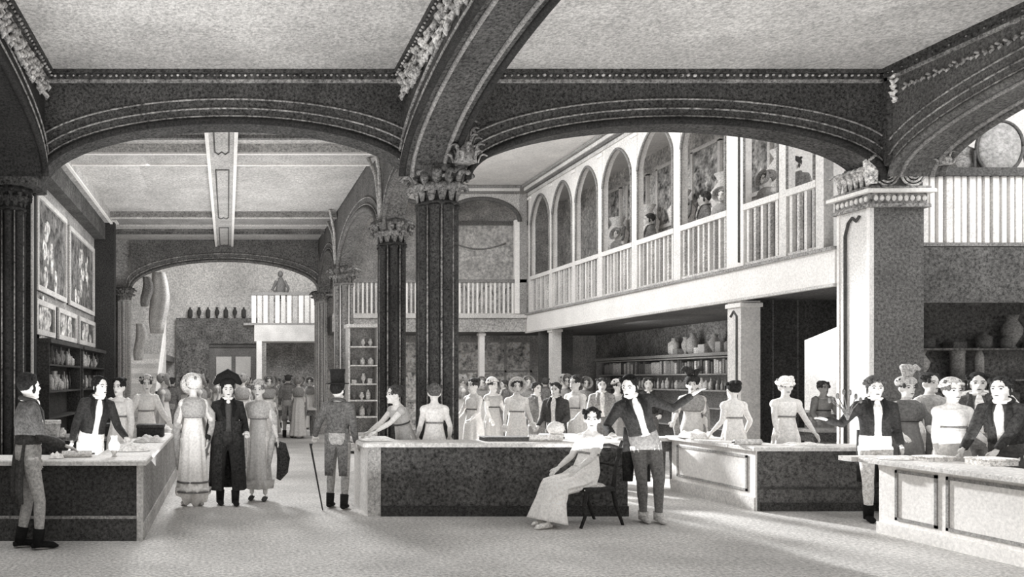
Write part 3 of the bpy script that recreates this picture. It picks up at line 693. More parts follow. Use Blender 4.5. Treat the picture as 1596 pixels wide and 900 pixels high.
def remesh(mb,voxel,it=3):
    me=bpy.data.meshes.new('t'); me.from_pydata([tuple(v) for v in mb.v],[],mb.f); o=bpy.data.objects.new('t',me); C.objects.link(o)
    md=o.modifiers.new('r','REMESH'); md.mode='VOXEL'; md.voxel_size=voxel
    sm=o.modifiers.new('s','SMOOTH'); sm.iterations=it; sm.factor=.5
    dg=bpy.context.evaluated_depsgraph_get(); ev=o.evaluated_get(dg); em=ev.to_mesh()
    vs=[v.co.copy() for v in em.vertices]; fs=[tuple(p.vertices) for p in em.polygons]
    ev.to_mesh_clear(); bpy.data.objects.remove(o); bpy.data.meshes.remove(me)
    return vs,fs
SKIN=M(.88,.08,40,.04)
def person(px,d,face,H,label,sex='w',z=0,x=None,lean=(0,0),armL=None,armR=None,handL=None,handR=None,head=0,nod=0,sit=False,seatz=.45,
           feet=None,coat=.25,legs=.8,gown=.93,hair=.2,hat=None,hatt=.2,shawl=None,hi=True,name='person',group=None,train=0,hem=.25,elL=None,elR=None,
           boots=.15,pitch=0,knees=None,vest=.9,puff=True,loose=1.0,overskirt=None,band=None,wrap=None):
    s=H/1.68; root=empty(name,(X(px,d) if x is None else x,d,z),math.radians(face),label,'person',group); root.scale=(s,s,s)
    if wrap: pass
    w_=sex=='w'
    hipz=.88 if not sit else seatz+.10
    hip=Vector((0,0,hipz)); nb=hip+Vector((lean[0],lean[1],0))+Vector((0,0,.545-.5*(lean[0]**2+lean[1]**2)))
    ax=(nb-hip).normalized(); lat=Vector((1,0,0)); lat=(lat-ax*lat.dot(ax)).normalized()
    sw=.128 if w_ else .160
    shL=nb+lat*sw-ax*.065; shR=nb-lat*sw-ax*.065
    la,lb=(.265,.235) if w_ else (.285,.25)
    defL=shL+Vector((.07,-.06,-.48)); defR=shR+Vector((-.07,-.06,-.48))
    eL,wL=ik(shL,Vector(armL) if armL else defL,la,lb,elL or (.25,.8,-.6)); eR,wR=ik(shR,Vector(armR) if armR else defR,la,lb,elR or (-.25,.8,-.6))
    hx=.085
    if feet is None: feet=[(.10,-.02,0),(-.10,0.03,0)] if not sit else [(.09,-.50,0),(-.09,-.42,0)]
    legsj=[]
    for i,sg in enumerate((1,-1)):
        hj=hip+lat*hx*sg-ax*.04; an=Vector(feet[i])+Vector((0,0,.09)); LL=.805 if sit else (an-hj).length*1.004; kn,an2=ik(hj,an,LL*.507,LL*.497,knees[i] if knees else (sg*.12,-1,.1 if not sit else .8)); legsj.append((hj,kn,an))
    hc=nb+ax*.138+Vector((0,-.015-nod*.05,-nod*.02))
    # ---- body
    b=MB()
    prof=[(-.12,.09,.07),(0,.14,.10),(.13,.15 if w_ else .145,.11),(.42,.108 if w_ else .13,.09),(.68,.125 if w_ else .15,.105),(.88,.13 if w_ else .155,.085),(.97,.09,.07),(1.0,.055,.055)]
    def tor(pr,ex=0,n=16,t0=None,t1=None,foldy=0):
        rs=[]
        fw=ax.cross(lat)
        for (t,hw,hd) in pr:
            c0=hip+(nb-hip)*t
            rs.append([c0+lat*(hw+ex)*math.cos(a)+fw*(hd+ex)*math.sin(a) for a in [2*PI*i/n for i in range(n)]])
        return rs
    b.rings(tor(prof))
    b.tube([nb-ax*.06,nb+ax*.03,hc-ax*.03],[.07,.05,.05],10)
    b.T=Matrix.Translation(hc)@Matrix.Rotation(math.radians(head),4,'Z')@Matrix.Rotation(nod*.5,4,'X')@Matrix.Scale(1.10,4)
    b.ell((0,.012,.02),(.072,.09,.098),14,10); b.ell((0,-.028,-.045),(.05,.055,.065),12,8); b.ell((0,-.085,-.018),(.011,.02,.022),8,6); b.tube([(0,-.074,.02),(0,-.1,-.02)],[.008,.012],6)
    b.ell((0,-.078,-.058),(.022,.012,.008),8,6); b.ell((0,-.07,-.092),(.02,.02,.016),8,6)
    for sg in (-1,1): b.ell((sg*.073,.01,-.01),(.012,.02,.03),8,6); b.ell((sg*.028,-.07,.024),(.02,.012,.008),8,6)
    b.T=Matrix.Identity(4)
    for S,E,W in ((shL,eL,wL),(shR,eR,wR)):
        m_=(S+E)/2; q=E.lerp(W,.3)
        b.tube([nb.lerp(S,.35)-ax*.03,S,m_,E,q,W],[.055,.052,.043,.036,.038,.023],10)
    for (hj,kn,an) in legsj:
        b.tube([hj+ax*.05,hj.lerp(kn,.3),kn,kn.lerp(an,.3),an],[.088,.078,.052,.052,.032],10)
        b.tube([an+Vector((0,.05,-.05)),an+Vector((0,-.04,-.055)),an+Vector((0,-.15,-.07))],[.03,.035,.02],8)
    vs,fs=remesh(b,.013 if hi else .022,2)
    bm_=MB(); bm_.add(vs,fs,True)
    for W,E,sg,hd in ((wL,eL,1,handL),(wR,eR,-1,handR)): hand(bm_,W,Vector(hd) if hd else (W-E),sg)
    bm_.cm=1
    bm_.T=Matrix.Translation(hc)@Matrix.Rotation(math.radians(head),4,'Z')@Matrix.Rotation(nod*.5,4,'X')@Matrix.Scale(1.10,4)
    for sg in (-1,1): bm_.ell((sg*.029,-.074,.008),(.012,.007,.006),8,5); bm_.tube([(sg*.014,-.082,.026),(sg*.032,-.08,.032),(sg*.048,-.068,.024)],.0035,5)
    bm_.ell((0,-.089,-.058),(.02,.006,.0045),8,5)
    bm_.build('body',[SKIN,M(.22,.1)],root)
    HT=Matrix.Translation(hc)@Matrix.Rotation(math.radians(head),4,'Z')@Matrix.Rotation(nod*.5,4,'X')@Matrix.Scale(1.10,4)
    # ---- hair
    h=MB(); h.T=HT; hm=M(hair,.35,50,.2)
    h.ell((0,.028,.038),(.084,.094,.092),14,10)
    rnd=random.Random(int(px*7+d*3))
    for k in range(16 if hi else 8):
        a=rnd.uniform(-.25,PI+.25); e=rnd.uniform(.1,.9); h.ell((.082*math.cos(a)*1.0,.02-.085*math.sin(a)*.8*(1-e*.3),.05+.055*e),(.02,.02,.018),6,5)
    if w_: h.ell((0,.10,.085),(.042,.05,.045),10,8); h.ell((.06,-.05,.03),(.02,.02,.03),6,5); h.ell((-.06,-.05,.03),(.02,.02,.03),6,5)
    else:
        for sg in (-1,1): h.ell((sg*.074,-.005,-.02),(.01,.02,.04),6,5)
    h.build('hair',hm,root)
    # ---- head wear
    if hat:
        t=MB(); t.T=HT; tm=M(hatt,.25,50,.1)
        if hat=='top': t.lathe([(.14,.085),(.145,.095),(.09,.10),(.085,.2),(.098,.26),(.09,.265)],(0,.02,0),16)
        elif hat=='bicorne':
            t.tube([(-.17,.02,.07),(-.1,.02,.14),(0,.02,.18),(.1,.02,.14),(.17,.02,.07)],[.02,.06,.085,.06,.02],10,.8); t.ell((0,.02,.1),(.1,.1,.06))
        elif hat=='bonnet':
            t.ell((0,.05,.06),(.095,.1,.1),14,10); t.rings([[(rr*math.cos(a),y_+rr*.25*math.sin(a),.03+rr*math.sin(a)) for a in [PI*2*i/16 for i in range(16)]] for rr,y_ in ((.09,.0),(.12,-.06),(.135,-.09),(.125,-.085),(.085,.0))],False)
        elif hat=='turban':
            for k in range(3): t.tube([((.085-.008*k)*math.cos(a),.02+(.095-.008*k)*math.sin(a),.055+.024*k+.02*math.sin(a+k)) for a in [2*PI*i/14 for i in range(15)]],.026,6)
            t.ell((0,.02,.09),(.07,.08,.06))
        elif hat=='plume':
            t.ell((0,.03,.07),(.1,.11,.075),12,8)
            for k in range(5):
                a=rnd.uniform(-.9,.9); t.tube([(a*.05,0,.12),(a*.08,-.02,.2),(a*.14,-.05,.24),(a*.18,-.09,.21)],[.02,.035,.035,.015],8)
        elif hat=='cap': t.ell((0,.035,.07),(.092,.095,.08),14,10); [t.ell((.09*math.cos(a),.03+.092*math.sin(a),.062-.02*math.sin(a)),(.02,.02,.016),6,5) for a in [2*PI*i/14 for i in range(14)]]
        t.build({'top':'top_hat','bicorne':'cocked_hat','bonnet':'bonnet','turban':'turban','plume':'plumed_hat','cap':'frilled_cap'}[hat],tm,root)
    # ---- clothes
    if w_:
        g=MB(); gm=M(gown,.09,36,.05)
        g.rings(tor([(.45,.110,.095),(.55,.115,.10),(.68,.130,.125),(.80,.135,.12),(.885,.128,.095),(.90,.09,.06)],.008))
        bodice=g.build('bodice',gm,root)
        if puff:
            for S,E in ((shL,eL),(shR,eR)):
                g=MB(); q=S.lerp(E,.2); rs=Vector(q); g.ell(tuple(S.lerp(E,.12)),(.062,.066,.068),12,8); g.tube([S.lerp(E,.05),S.lerp(E,.34)],[.06,.046],10); g.build('sleeve',gm,root)
        else:
            for S,E,W in ((shL,eL,wL),(shR,eR,wR)):
                g=MB(); g.tube([S.lerp(nb,.2),S,S.lerp(E,.5),E,E.lerp(W,.5),W],[.06,.07,.058,.046,.045,.033],10); g.build('sleeve',gm,root)
        # skirt
        ub=hip+(nb-hip)*.52; path=[]; 
        if sit:
            kn=(legsj[0][1]+legsj[1][1])/2; an=(legsj[0][2]+legsj[1][2])/2
            path=[(ub,.112,.10),(hip.lerp(ub,.4),.155,.13),(hip+Vector((0,-.04,.02)),.19,.145),(hip.lerp(kn,.5)+Vector((0,0,.0)),.20,.11),(kn+Vector((0,-.03,.0)),.19,.11),(kn.lerp(an,.4)+Vector((0,-.02,0)),.19,.11),(kn.lerp(an,.75),.22,.13),(an+Vector((0,.02,-.02)),.25,.15)]
        else:
            fc=(Vector(feet[0])+Vector(feet[1]))/2
            path=[(ub,.112,.10),(hip+(nb-hip)*.25,.135,.12),(hip,.165*loose,.15*loose),(hip*.75+fc*.25,.18*loose,.17*loose),(hip*.45+fc*.55,.20*loose,.19*loose),(hip*.2+fc*.8,.225*loose,.215*loose),(fc+Vector((0,train,hem*.25)),.24*loose,.235*loose)]
        pts=[Vector(p[0]) for p in path]; rs=[]; n=64; N=len(pts)
        fine=[]
        for i in range(N-1):
            for k in range(3 if i<N-1 else 1):
                t=k/3; fine.append((pts[i].lerp(pts[i+1],t),path[i][1]*(1-t)+path[i+1][1]*t,path[i][2]*(1-t)+path[i+1][2]*t))
        fine.append((pts[-1],path[-1][1],path[-1][2]))
        for i,(p,hw,hd) in enumerate(fine):
            tn=(fine[min(i+2,len(fine)-1)][0]-fine[max(i-2,0)][0]).normalized(); fw=tn.cross(lat).normalized(); tt=i/(len(fine)-1)
            rs.append([p+lat*hw*math.cos(a)*(1+tt*(.12*math.sin(9*a+px)+.05*math.sin(14*a+2*px)))+fw*hd*math.sin(a)*(1+tt*(.12*math.sin(9*a+px)+.05*math.sin(14*a+2*px))) for a in [2*PI*k/n for k in range(n)]])
        g=MB(); g.rings(rs); sk=g.build('skirt',gm,root)
        g=MB(); g.tube([ub+lat*.117*math.cos(a)+ax.cross(lat)*.106*math.sin(a) for a in [2*PI*i/20 for i in range(21)]],.014,6); g.build('sash',M(max(.2,gown-.4),.2),root)
        if band:
            g=MB(); fr=fine[-3:] 
            for fi in (-3,-6):
                p,hw,hd=fine[fi]; g.tube([p+Vector((hw*1.05*math.cos(a),hd*1.05*math.sin(a),0)) for a in [2*PI*i/28 for i in range(29)]],.014,6)
            g.build('hem_trim',M(band,.2),root)
        if shawl is not None:
            g=MB(); sh=M(shawl,.16,34,.1)
            g.rings(tor([(.52,.14,.125),(.62,.158,.14),(.78,.17,.14),(.90,.155,.115),(.99,.08,.075)],.012,24))
            for sg,E,W in ((1,eL,wL),(-1,eR,wR)):
                g.tube([nb+lat*sg*.12-ax*.06,E+Vector((sg*.01,0,.08)),E+Vector((sg*.02,-.03,-.1)),Vector((sg*.19,-.10,hipz-.15)),Vector((sg*.17,-.14,hipz-.42))],[.05,.05,.05,.045,.02],10,.6)
            g.build('shawl',sh,root)
        sm_=M(boots if boots!=.15 else .6,.2)
        for i,(hj,kn,an) in enumerate(legsj):
            g=MB(); a=Vector(feet[i]); g.tube([a+Vector((0,.055,.035)),a+Vector((0,-.05,.038)),a+Vector((0,-.13,.028)),a+Vector((0,-.17,.02))],[.03,.04,.035,.012],10,.75,up=Vector((1,0,0))); g.build('slipper',sm_,root)
    else:
        cm_=M(coat,.25,36,.12); lm=M(legs,.18,36,.08)
        g=MB(); g.rings(tor([(-.12,.09,.08),(-.02,.148,.115),(.13,.155,.12),(.36,.14,.105)],.006))
        for (hj,kn,an) in legsj:
            g.tube([hj+ax*.04,hj.lerp(kn,.35),kn,kn.lerp(an,.3),kn.lerp(an,.8),an+Vector((0,0,-.01))],[.088,.078,.058,.058,.044,.04],12)
        tv,tf=remesh(g,.013 if hi else .022,2); g=MB(); g.add(tv,tf,True); g.build('trousers',lm,root)
        g=MB(); g.rings(tor([(.24,.15,.12),(.36,.14,.116),(.52,.146,.12),(.70,.163,.128),(.86,.165,.105),(.95,.11,.085),(1.0,.075,.075)],.008,20))
        for S,E,W in ((shL,eL,wL),(shR,eR,wR)):
            g.tube([nb.lerp(S,.4)-ax*.02,S,S.lerp(E,.5),E,E.lerp(W,.5),W-(W-E)*.02],[.065,.068,.058,.05,.046,.038],12)
        tv,tf=remesh(g,.013 if hi else .022,2); g=MB(); g.add(tv,tf,True); ct=g.build('coat',cm_,root)
        g=MB()
        for sg in (-1,1):
            y0=.09; tp=hip+(nb-hip)*.35; fw=Vector((0,1,0))
            rr=[]
            L_=.62 if not sit else .4
            for j in range(7):
                t=j/6; c0=tp+Vector((sg*(.075+.02*t),.065+.05*math.sin(t*2),-L_*t)); w0=.085-.03*t; 
                rr.append([c0+Vector((w0*math.cos(a),.022*math.sin(a)+.02*math.cos(2*a),0)) for a in [2*PI*i/12 for i in range(12)]])
            g.rings(rr)
        g.build('coat_tails',cm_,root)
        # waistcoat, cravat, collar
        fw=ax.cross(lat)
        if fw.y>0: fw=-fw
        g=MB(); rr=[]
        for (t,wd,dp) in ((.22,.05,.122),(.36,.034,.128),(.55,.034,.134),(.72,.042,.140),(.86,.042,.122),(.95,.03,.10)):
            c0=hip+(nb-hip)*t+fw*(dp-.012); rr.append([c0+lat*wd*math.cos(a)+fw*.016*math.sin(a) for a in [2*PI*i/12 for i in range(12)]])
        g.rings(rr); g.build('waistcoat',M(vest,.15),root)
        g=MB(); g.tube([nb+lat*.06*math.cos(a)+fw*.058*math.sin(a)+ax*.02 for a in [2*PI*i/16 for i in range(17)]],.022,8); g.ell(tuple(nb+fw*.09-ax*.03),(.03,.025,.045),8,6); g.build('cravat',WHITE,root)
        g=MB(); g.tube([nb+lat*.082*math.cos(a)+fw*.075*math.sin(a)+ax*(.012+.02*(-math.sin(a))) for a in [PI*.75+1.5*PI*i/16 for i in range(17)]],.022,8)
        for sg in (-1,1): g.tube([nb+lat*sg*.07+fw*.06,nb+lat*sg*.085+fw*.115-ax*.1,nb+lat*sg*.06+fw*.142-ax*.22],[.02,.03,.01],8,.5)
        g.build('coat_collar',M(max(.1,coat-.06),.25),root)
        for i,(hj,kn,an) in enumerate(legsj):
            g=MB(); a=Vector(feet[i]); g.tube([a+Vector((0,.07,.04)),a+Vector((0,-.04,.045)),a+Vector((0,-.14,.035)),a+Vector((0,-.19,.022))],[.032,.045,.042,.015],10,.75,up=Vector((1,0,0)))
            g.tube([an+Vector((0,.015,-.06)),kn.lerp(an,.7 if boots<.3 else .92)],[.05,.058],10); g.build('boot' if boots<.3 else 'shoe',M(boots,.2),root)
    return root

# --- foreground, left to right
person(44,7.85,118,1.64,'man in dark coat and light trousers before left counter, back half turned','m',coat=.30,legs=.72,hair=.15,armL=(.24,-.12,.86),armR=(-.2,-.30,1.0),feet=[(.09,.05,0),(-.09,-.08,0)],head=10,boots=.12)
person(141,9.75,25,1.63,'dark haired man in black coat and white breeches behind left counter',sex='m',coat=.2,legs=.93,hair=.12,lean=(.06,-.12),armL=(.34,-.34,.95),armR=(-.30,-.28,.92),head=20)
person(186,11.0,-20,1.60,'slim pale clad person with dark hair behind left counter, third figure from left edge','w',gown=.86,hair=.15,armR=(-.2,-.3,1.0),puff=False)
person(228,12.4,10,1.63,'woman in white with full sleeves behind the dark box on left counter','w',gown=.92,hair=.3,armL=(.32,-.25,1.0),armR=(-.32,-.25,1.0),hat='cap',hatt=.75,puff=False)
person(301,10.5,195,1.62,'woman in white gown with banded hem walking on arm of man in black','w',gown=.94,hair=.5,hat='bonnet',hatt=.88,band=.45,armL=(.2,-.2,1.0),armR=(-.26,-.16,1.05),shawl=.68,boots=.7,loose=.92,hem=1.0)
person(355,10.6,5,1.57,'man in long black cloak and cocked hat between two ladies','m',coat=.17,legs=.22,hair=.15,hat='bicorne',hatt=.12,armL=(.24,-.16,1.0),armR=(-.28,-.05,.88),feet=[(.1,-.05,0),(-.1,.05,0)],vest=.3)
cl=MB(); rs=[]
for j in range(8):
    t=j/7; rs.append([((.205+.05*t)*math.cos(a)*(1+.06*math.sin(7*a)),(.14+.06*t)*math.sin(a)*(1+.06*math.sin(7*a))+.015,1.14-.93*t) for a in [-PI*.42+1.84*PI*i/36 for i in range(36)]])
vs_=[p for r_ in rs for p in r_]; fs_=[]
for k in range(7):
    for i in range(35): fs_.append((k*36+i,k*36+i+1,(k+1)*36+i+1,(k+1)*36+i))
cl.add(vs_,fs_,True)
pm=[o for o in bpy.data.objects if o.type=='EMPTY' and o.get('label','').startswith('man in long black cloak')][0]
cl.build('long_coat_skirt',M(.2,.3,30,.2),pm)
person(403,11.0,-12,1.56,'woman in pale grey gown and shawl carrying dark muff, right of black cloaked man','w',gown=.78,hair=.45,hat='cap',hatt=.7,armL=(.3,-.12,.84),armR=(-.2,-.25,1.0),shawl=.74,boots=.3,loose=.85,hem=1.2)
m=MB(); m.tube([(X(434,10.85),10.85,Z(748,10.85)),(X(440,10.85),10.85,Z(735,10.85)),(X(442,10.85),10.85,Z(715,10.85)),(X(438,10.85),10.85,Z(695,10.85)),(X(430,10.85),10.85,Z(690,10.85))],[.03,.075,.085,.07,.03],12)
tag(m.build('muff',M(.25,.4,40,.2)),'dark fur muff carried by the woman in pale grey','muff')
person(527,10.25,160,1.56,'man in light trousers with walking cane at left end of middle counter','m',coat=.4,legs=.66,hair=.15,hat='top',hatt=.15,armR=(.0,0,0) and None,armL=(.36,-.2,.95),feet=[(.12,-.05,0),(-.09,.05,0)],head=-25,boots=.15)
m=MB(); a=Vector((X(484,10.2),10.15,Z(697,10.15))); bb=Vector((X(503,10.15),10.15,0.0)); m.tube([a+Vector((0,0,.04)),a,a.lerp(bb,.5),bb],[.022,.012,.010,.008],8)
tag(m.build('walking_cane',M(.2,.2)),'thin dark walking cane held out by man at middle counter','cane')
# --- behind the middle counter
person(634,10.5,-70,1.52,'woman in grey reaching left across middle counter, nearer the cane man','w',gown=.7,hair=.3,lean=(0,-.16),armL=(.1,-.62,1.0),armR=(-.12,-.6,.98),hat=None,puff=True)
person(677,10.35,175,1.53,'woman in white high waisted gown, back turned, behind middle counter','w',gown=.93,hair=.35,armL=(.22,-.1,.95),armR=(-.22,-.1,.95))
# --- seated lady and her chair
sx,sy=X(916,9.2),9.2; fang=-68
ch=empty('side_chair',(sx,sy,0),math.radians(fang),'dark curved leg side chair under seated woman in white','chair')
CH=M(.2,.25)
MB().bev(-.22,.22,-.24,.2,.38,.43,.02).build('seat_rail',CH,ch)
m=MB(); m.ell((0,-.02,.43),(.2,.2,.035),16,6); m.build('seat_cushion',M(.8,.2),ch)
m=MB()
for k in range(9): m.ell((-.225,-.21+.05*k,.405),(.006,.008,.008),6,5); m.ell((-.2+.05*k,-.245,.405),(.008,.006,.008),6,5)
m.build('seat_studs',PALE,ch)
for s in (-1,1):
    m=MB(); m.tube([(s*.19,-.2,.4),(s*.2,-.25,.25),(s*.2,-.24,.12),(s*.2,-.3,.0)],[.025,.022,.018,.016],8); m.build('leg',CH,ch)
    m=MB(); m.tube([(s*.19,.17,.4),(s*.2,.2,.22),(s*.2,.3,.0)],[.025,.022,.016],8); m.build('leg',CH,ch)
    m=MB(); m.tube([(s*.19,.17,.4),(s*.19,.2,.6),(s*.19,.27,.85),(s*.18,.31,.92)],[.024,.02,.018,.014],8); m.build('back_post',CH,ch)
m=MB(); m.tube([(-.19,.27,.84),(0,.32,.86),(.19,.27,.84)],[.03,.035,.03],8,.6); m.build('back_rail',CH,ch)
m=MB(); m.tube([(-.19,.22,.65),(0,.25,.66),(.19,.22,.65)],.014,8); m.build('cross_rail',CH,ch)
person(912,9.2,fang,1.62,'woman in white gown seated on chair before middle counter','w',sit=True,seatz=.42,gown=.95,hair=.15,lean=(.0,.10),armL=(.16,-.26,.66),armR=(-.16,-.24,.64),head=42,nod=.1,feet=[(.09,-.64,0),(-.09,-.52,0)],boots=.9,shawl=None)
# --- man leaning and pointing
person(1006,9.35,-8,1.66,'man in dark tailcoat leaning left and pointing right with outstretched arm','m',coat=.2,legs=.48,hair=.12,lean=(-.17,-.06),armL=(.46,-.10,1.44),armR=(-.40,-.14,1.00),elL=(.3,.2,-1),head=-35,nod=.5,feet=[(.12,-.06,0),(-.03,-.02,0)],boots=.8,vest=.9)
# --- behind mid right counter
person(1079,12.6,-30,1.62,'woman in dark hat and pale gown beyond the pointing man','w',gown=.82,hair=.2,hat='plume',hatt=.22,shawl=.6,armR=(-.25,-.25,1.0))
person(1143,11.2,185,1.56,'woman in white gown with bare arms, back turned, left of dark partition','w',gown=.9,hair=.15,armL=(.26,-.1,.95),armR=(-.26,-.1,.95))
person(1224,10.95,-15,1.60,'woman in white turban and white gown behind pale sided counter','w',gown=.94,hair=.5,hat='turban',hatt=.95,armL=(.28,-.25,.92),armR=(-.2,-.3,.96))
person(1283,14.0,-5,1.55,'pale clerk beyond the small table under the gallery','w',gown=.8,hair=.45,armL=(.25,-.25,1.0),armR=(-.25,-.25,1.0),puff=False,hi=False)
# --- right hand group
person(1364,9.35,-25,1.60,'man in dark coat and white breeches stretching arm left by right counter','m',coat=.2,legs=.95,hair=.3,hat='cap',hatt=.35,armR=(-.52,-.20,1.2),elR=(-.2,.3,-1),armL=(.22,-.1,.9),feet=[(.12,.02,0),(-.07,-.04,0)],boots=.12)
person(1413,9.8,-10,1.60,'woman in dark gown with plumed hat beside man in white breeches','w',gown=.5,hair=.3,hat='plume',hatt=.72,shawl=.42,armL=(.2,-.25,.95),armR=(-.18,-.25,1.0))
person(1449,10.3,0,1.66,'pale woman half hidden behind white gowned woman at right counter','w',gown=.8,hair=.25,armL=(.2,-.25,1.05),armR=(-.2,-.2,1.0),shawl=.7)
person(1484,8.75,-15,1.58,'woman in white high waisted gown standing behind right counter','w',gown=.93,hair=.4,hat='cap',hatt=.8,armL=(.24,-.20,1.0),armR=(-.26,-.22,.88))
person(1524,9.45,-35,1.66,'man in grey coat with pale shirt, second from right edge','m',coat=.36,legs=.5,hair=.15,armL=(.22,-.15,.95),armR=(-.22,-.3,1.05),vest=.95)
person(1572,8.35,-62,1.62,'man in dark coat bending over right counter at right edge','m',coat=.25,legs=.35,hair=.2,lean=(0,-.14),armL=(.05,-.45,.92),armR=(-.22,-.48,.88))
# --- middle ground crowd, right of the great column
mid=[(738,13.6,-60,'w',.84,None,'seated looking woman in pale gown right of great column'),(768,14.6,20,'w',.7,'cap','woman in grey with pale cap second right of great column'),
 (805,13.0,-10,'w',.93,'bonnet','woman in bright white gown and bonnet behind middle counter'),(836,14.2,15,'m',.5,None,'man in grey coat left of broad dark coated man'),
 (866,13.0,-40,'m',.3,None,'broad man in dark coat behind middle counter, left of seated woman'),(897,13.2,-60,'w',.93,None,'woman in white right of the broad dark coated man'),
 (938,14.4,-20,'m',.62,None,'man in pale grey coat above the seated woman'),(962,16,10,'w',.75,'cap','woman in grey gown far behind the leaning man'),(1011,15,-30,'m',.3,None,'dark coated man seen past the pointing arm')]
for (px,d,fc,sx_,tone,hat,lab) in mid:
    person(px,d,fc,1.50+.16*((px*7)%10)/10,lab,sx_,gown=tone,coat=tone,legs=.5,hair=.25,hat=hat,hatt=.8,armL=(.2,-.28,1.0),armR=(-.22,-.24,.95),hi=False)
# --- far crowd: prototypes copied
protoW=person(465,22.5,170,1.62,'woman in pale gown strolling away down left aisle with companion','w',gown=.85,hair=.4,hat='bonnet',hatt=.6,hi=False,shawl=.6)
protoM=person(449,22.6,170,1.70,'man in grey coat strolling away down left aisle with lady','m',coat=.5,legs=.65,hair=.3,hi=False)
random.seed(11)
i=0
for (px,d) in ((255,17),(268,21),(285,25),(312,17.5),(322,23),(338,28),(378,18),(388,26),(405,29),(418,20),(433,27),(445,29.5),(470,28),(484,26.5),(495,29),(425,24),(720,20),(752,19),(786,21),(822,18.5),(850,20.5),(880,17.5),(912,19)):
    w_=random.random()<.6; p=protoW if w_ else protoM
    left=px<600
    lab=('pale gowned woman' if w_ else 'grey coated man')+(' in the distant crowd down left aisle' if left else ' in the distant crowd of the right hall')
    dup(p,(X(px,d),d,0),math.radians(random.choice((0,20,-30,170,90,-80))),lab,('women' if w_ else 'men')+(' in distant left aisle crowd' if left else ' in distant right hall crowd'),scale=random.uniform(.93,1.0))
    i+=1
# --- people and busts on the gallery
gp=[(1098,'nearest the broad upright, facing left',protoM,-40,0),(1126,'beside the broad upright',protoW,20,0),(1196,'just right of the broad upright',protoW,-20,0),(1238,'last before the square pier',protoM,10,0),(1012,'in fifth bay from far end',protoM,-30,0),(963,'in fourth bay from far end',protoW,0,0)]
for (px,lab,p,rz,_) in gp:
    d=(8.95)*F/(px-VX); dup(p,(8.95,d,SL1),math.radians(rz-70),('pale gowned woman' if p is protoW else 'grey coated man')+' on right gallery, '+lab,'people on the right gallery')
vp=None
for k,(y,lab) in enumerate(((21.2,'second bay from far end'),(19.7,'third bay from far end'),(18.2,'fourth bay from far end'),(16.6,'fifth bay from far end'),(14.9,'bay left of the broad upright'))):
    if vp is None:
        vp=empty('gallery_vase',(9.9,y,SL1),0,'tall pale vase on plinth at back of gallery, '+lab,'vase','vases at back of gallery')
        MB().box(-.2,.2,-.2,.2,0,1.2).build('plinth',M(.55,.3),vp)
        MB().lathe([(.12,1.2),(.06,1.3),(.22,1.6),(.28,1.9),(.12,2.15),(.2,2.3)],n=14).build('vessel',M(.9,.2),vp)
        for s in (-1,1): m=MB(); m.tube([(0,s*.22,1.95),(0,s*.38,2.0),(0,s*.34,1.75),(0,s*.2,1.65)],.03,6); m.build('handle',M(.5,.2),vp)
    else: dup(vp,(9.9,y,SL1),0,'tall pale vase on plinth at back of gallery, '+lab)
# framed panels on back wall of gallery
for k,y in enumerate((22.3,20.9,19.4,17.9,16.3,14.6,12.9)):
    r=empty('gallery_picture',(10.3,y,5.2),0,'dark pictured panel on gallery back wall, '+['farthest','second from far end','third from far end','fourth from far end','third from square pier','second from square pier','nearest square pier'][k],'picture')
    MB().box(-.04,-.005,-.5,.5,0,1.4).build('canvas',M(.64,.4,6,.4,bigscale=4),r)
    m=MB()
    for (p,q,s_,t) in ((-.55,.55,-.05,.03),(-.55,.55,1.37,1.45),(-.55,-.47,0,1.4),(.47,.55,0,1.4)): m.box(-.07,-.005,p,q,s_,t)
    m.build('frame',PALE,r)

# ------------------------------------------------------------------ goods on the counters
def goods_box(label,px,d,z,w,dp,h,tone,rz=0,lid=True):
    r=empty('box',(X(px,d),d,z),rz,label,'box'); MB().bev(-w/2,w/2,-dp/2,dp/2,0,h*.75,.006).build('base',M(tone,.25,36,.12),r)
    MB().bev(-w/2-.008,w/2+.008,-dp/2-.008,dp/2+.008,h*.75,h,.008).build('lid',M(min(1,tone+.05),.25,36,.12),r)
def cloth(label,px,d,z,w,dp,h,tone,seed):
    rr=random.Random(seed); m=MB(); n=14; vs=[]; fs=[]
    for j in range(n+1):
        for i in range(n+1):
            u=i/n*2-1; v=j/n*2-1; e=max(0,1-(abs(u)**3+abs(v)**3)); vs.append((u*w/2*(1+.08*math.sin(5*v+seed)),v*dp/2*(1+.1*math.sin(4*u+seed)),.004+h*e**.6*(.6+.4*math.sin(6*u+3*v+seed)*math.cos(4*v-u*2))))
    for j in range(n):
        for i in range(n): k=j*(n+1)+i; fs.append((k,k+1,k+n+2,k+n+1))
    m.add(vs,fs,True); o=m.build('folded_cloth',M(tone,.15,36,.08)); o.location=(X(px,d),d,z); tag(o,label,'cloth')
def roll(label,px,d,z,L_,r_,tone,rz):
    m=MB(); m.tube([(-L_/2,0,r_),(L_/2,0,r_)],r_,14); 
    r=empty('cloth_roll',(X(px,d),d,z),rz,label,'roll'); m.build('cloth',M(tone,.2,36,.1),r)
    m=MB(); m.tube([(-L_/2-.03,0,r_),(L_/2+.03,0,r_)],r_*.3,8); m.build('core_rod',M(.4,.2),r)
cloth('small white crumpled cloth on front edge of left counter',88,8.4,hL,.14,.12,.07,.95,1)
goods_box('dark box on left counter side wing, before woman in full sleeves',222,12.2,hL,.55,.4,.2,.22) if False else None
goods_box('large dark box on table inside left counter, farther right one',160,11.8,.80,.45,.3,.17,.2)
goods_box('pale box on table inside left counter beside dark box',205,11.5,.80,.2,.3,.1,.8) if False else None
def ontop(px,d,z=0): return z
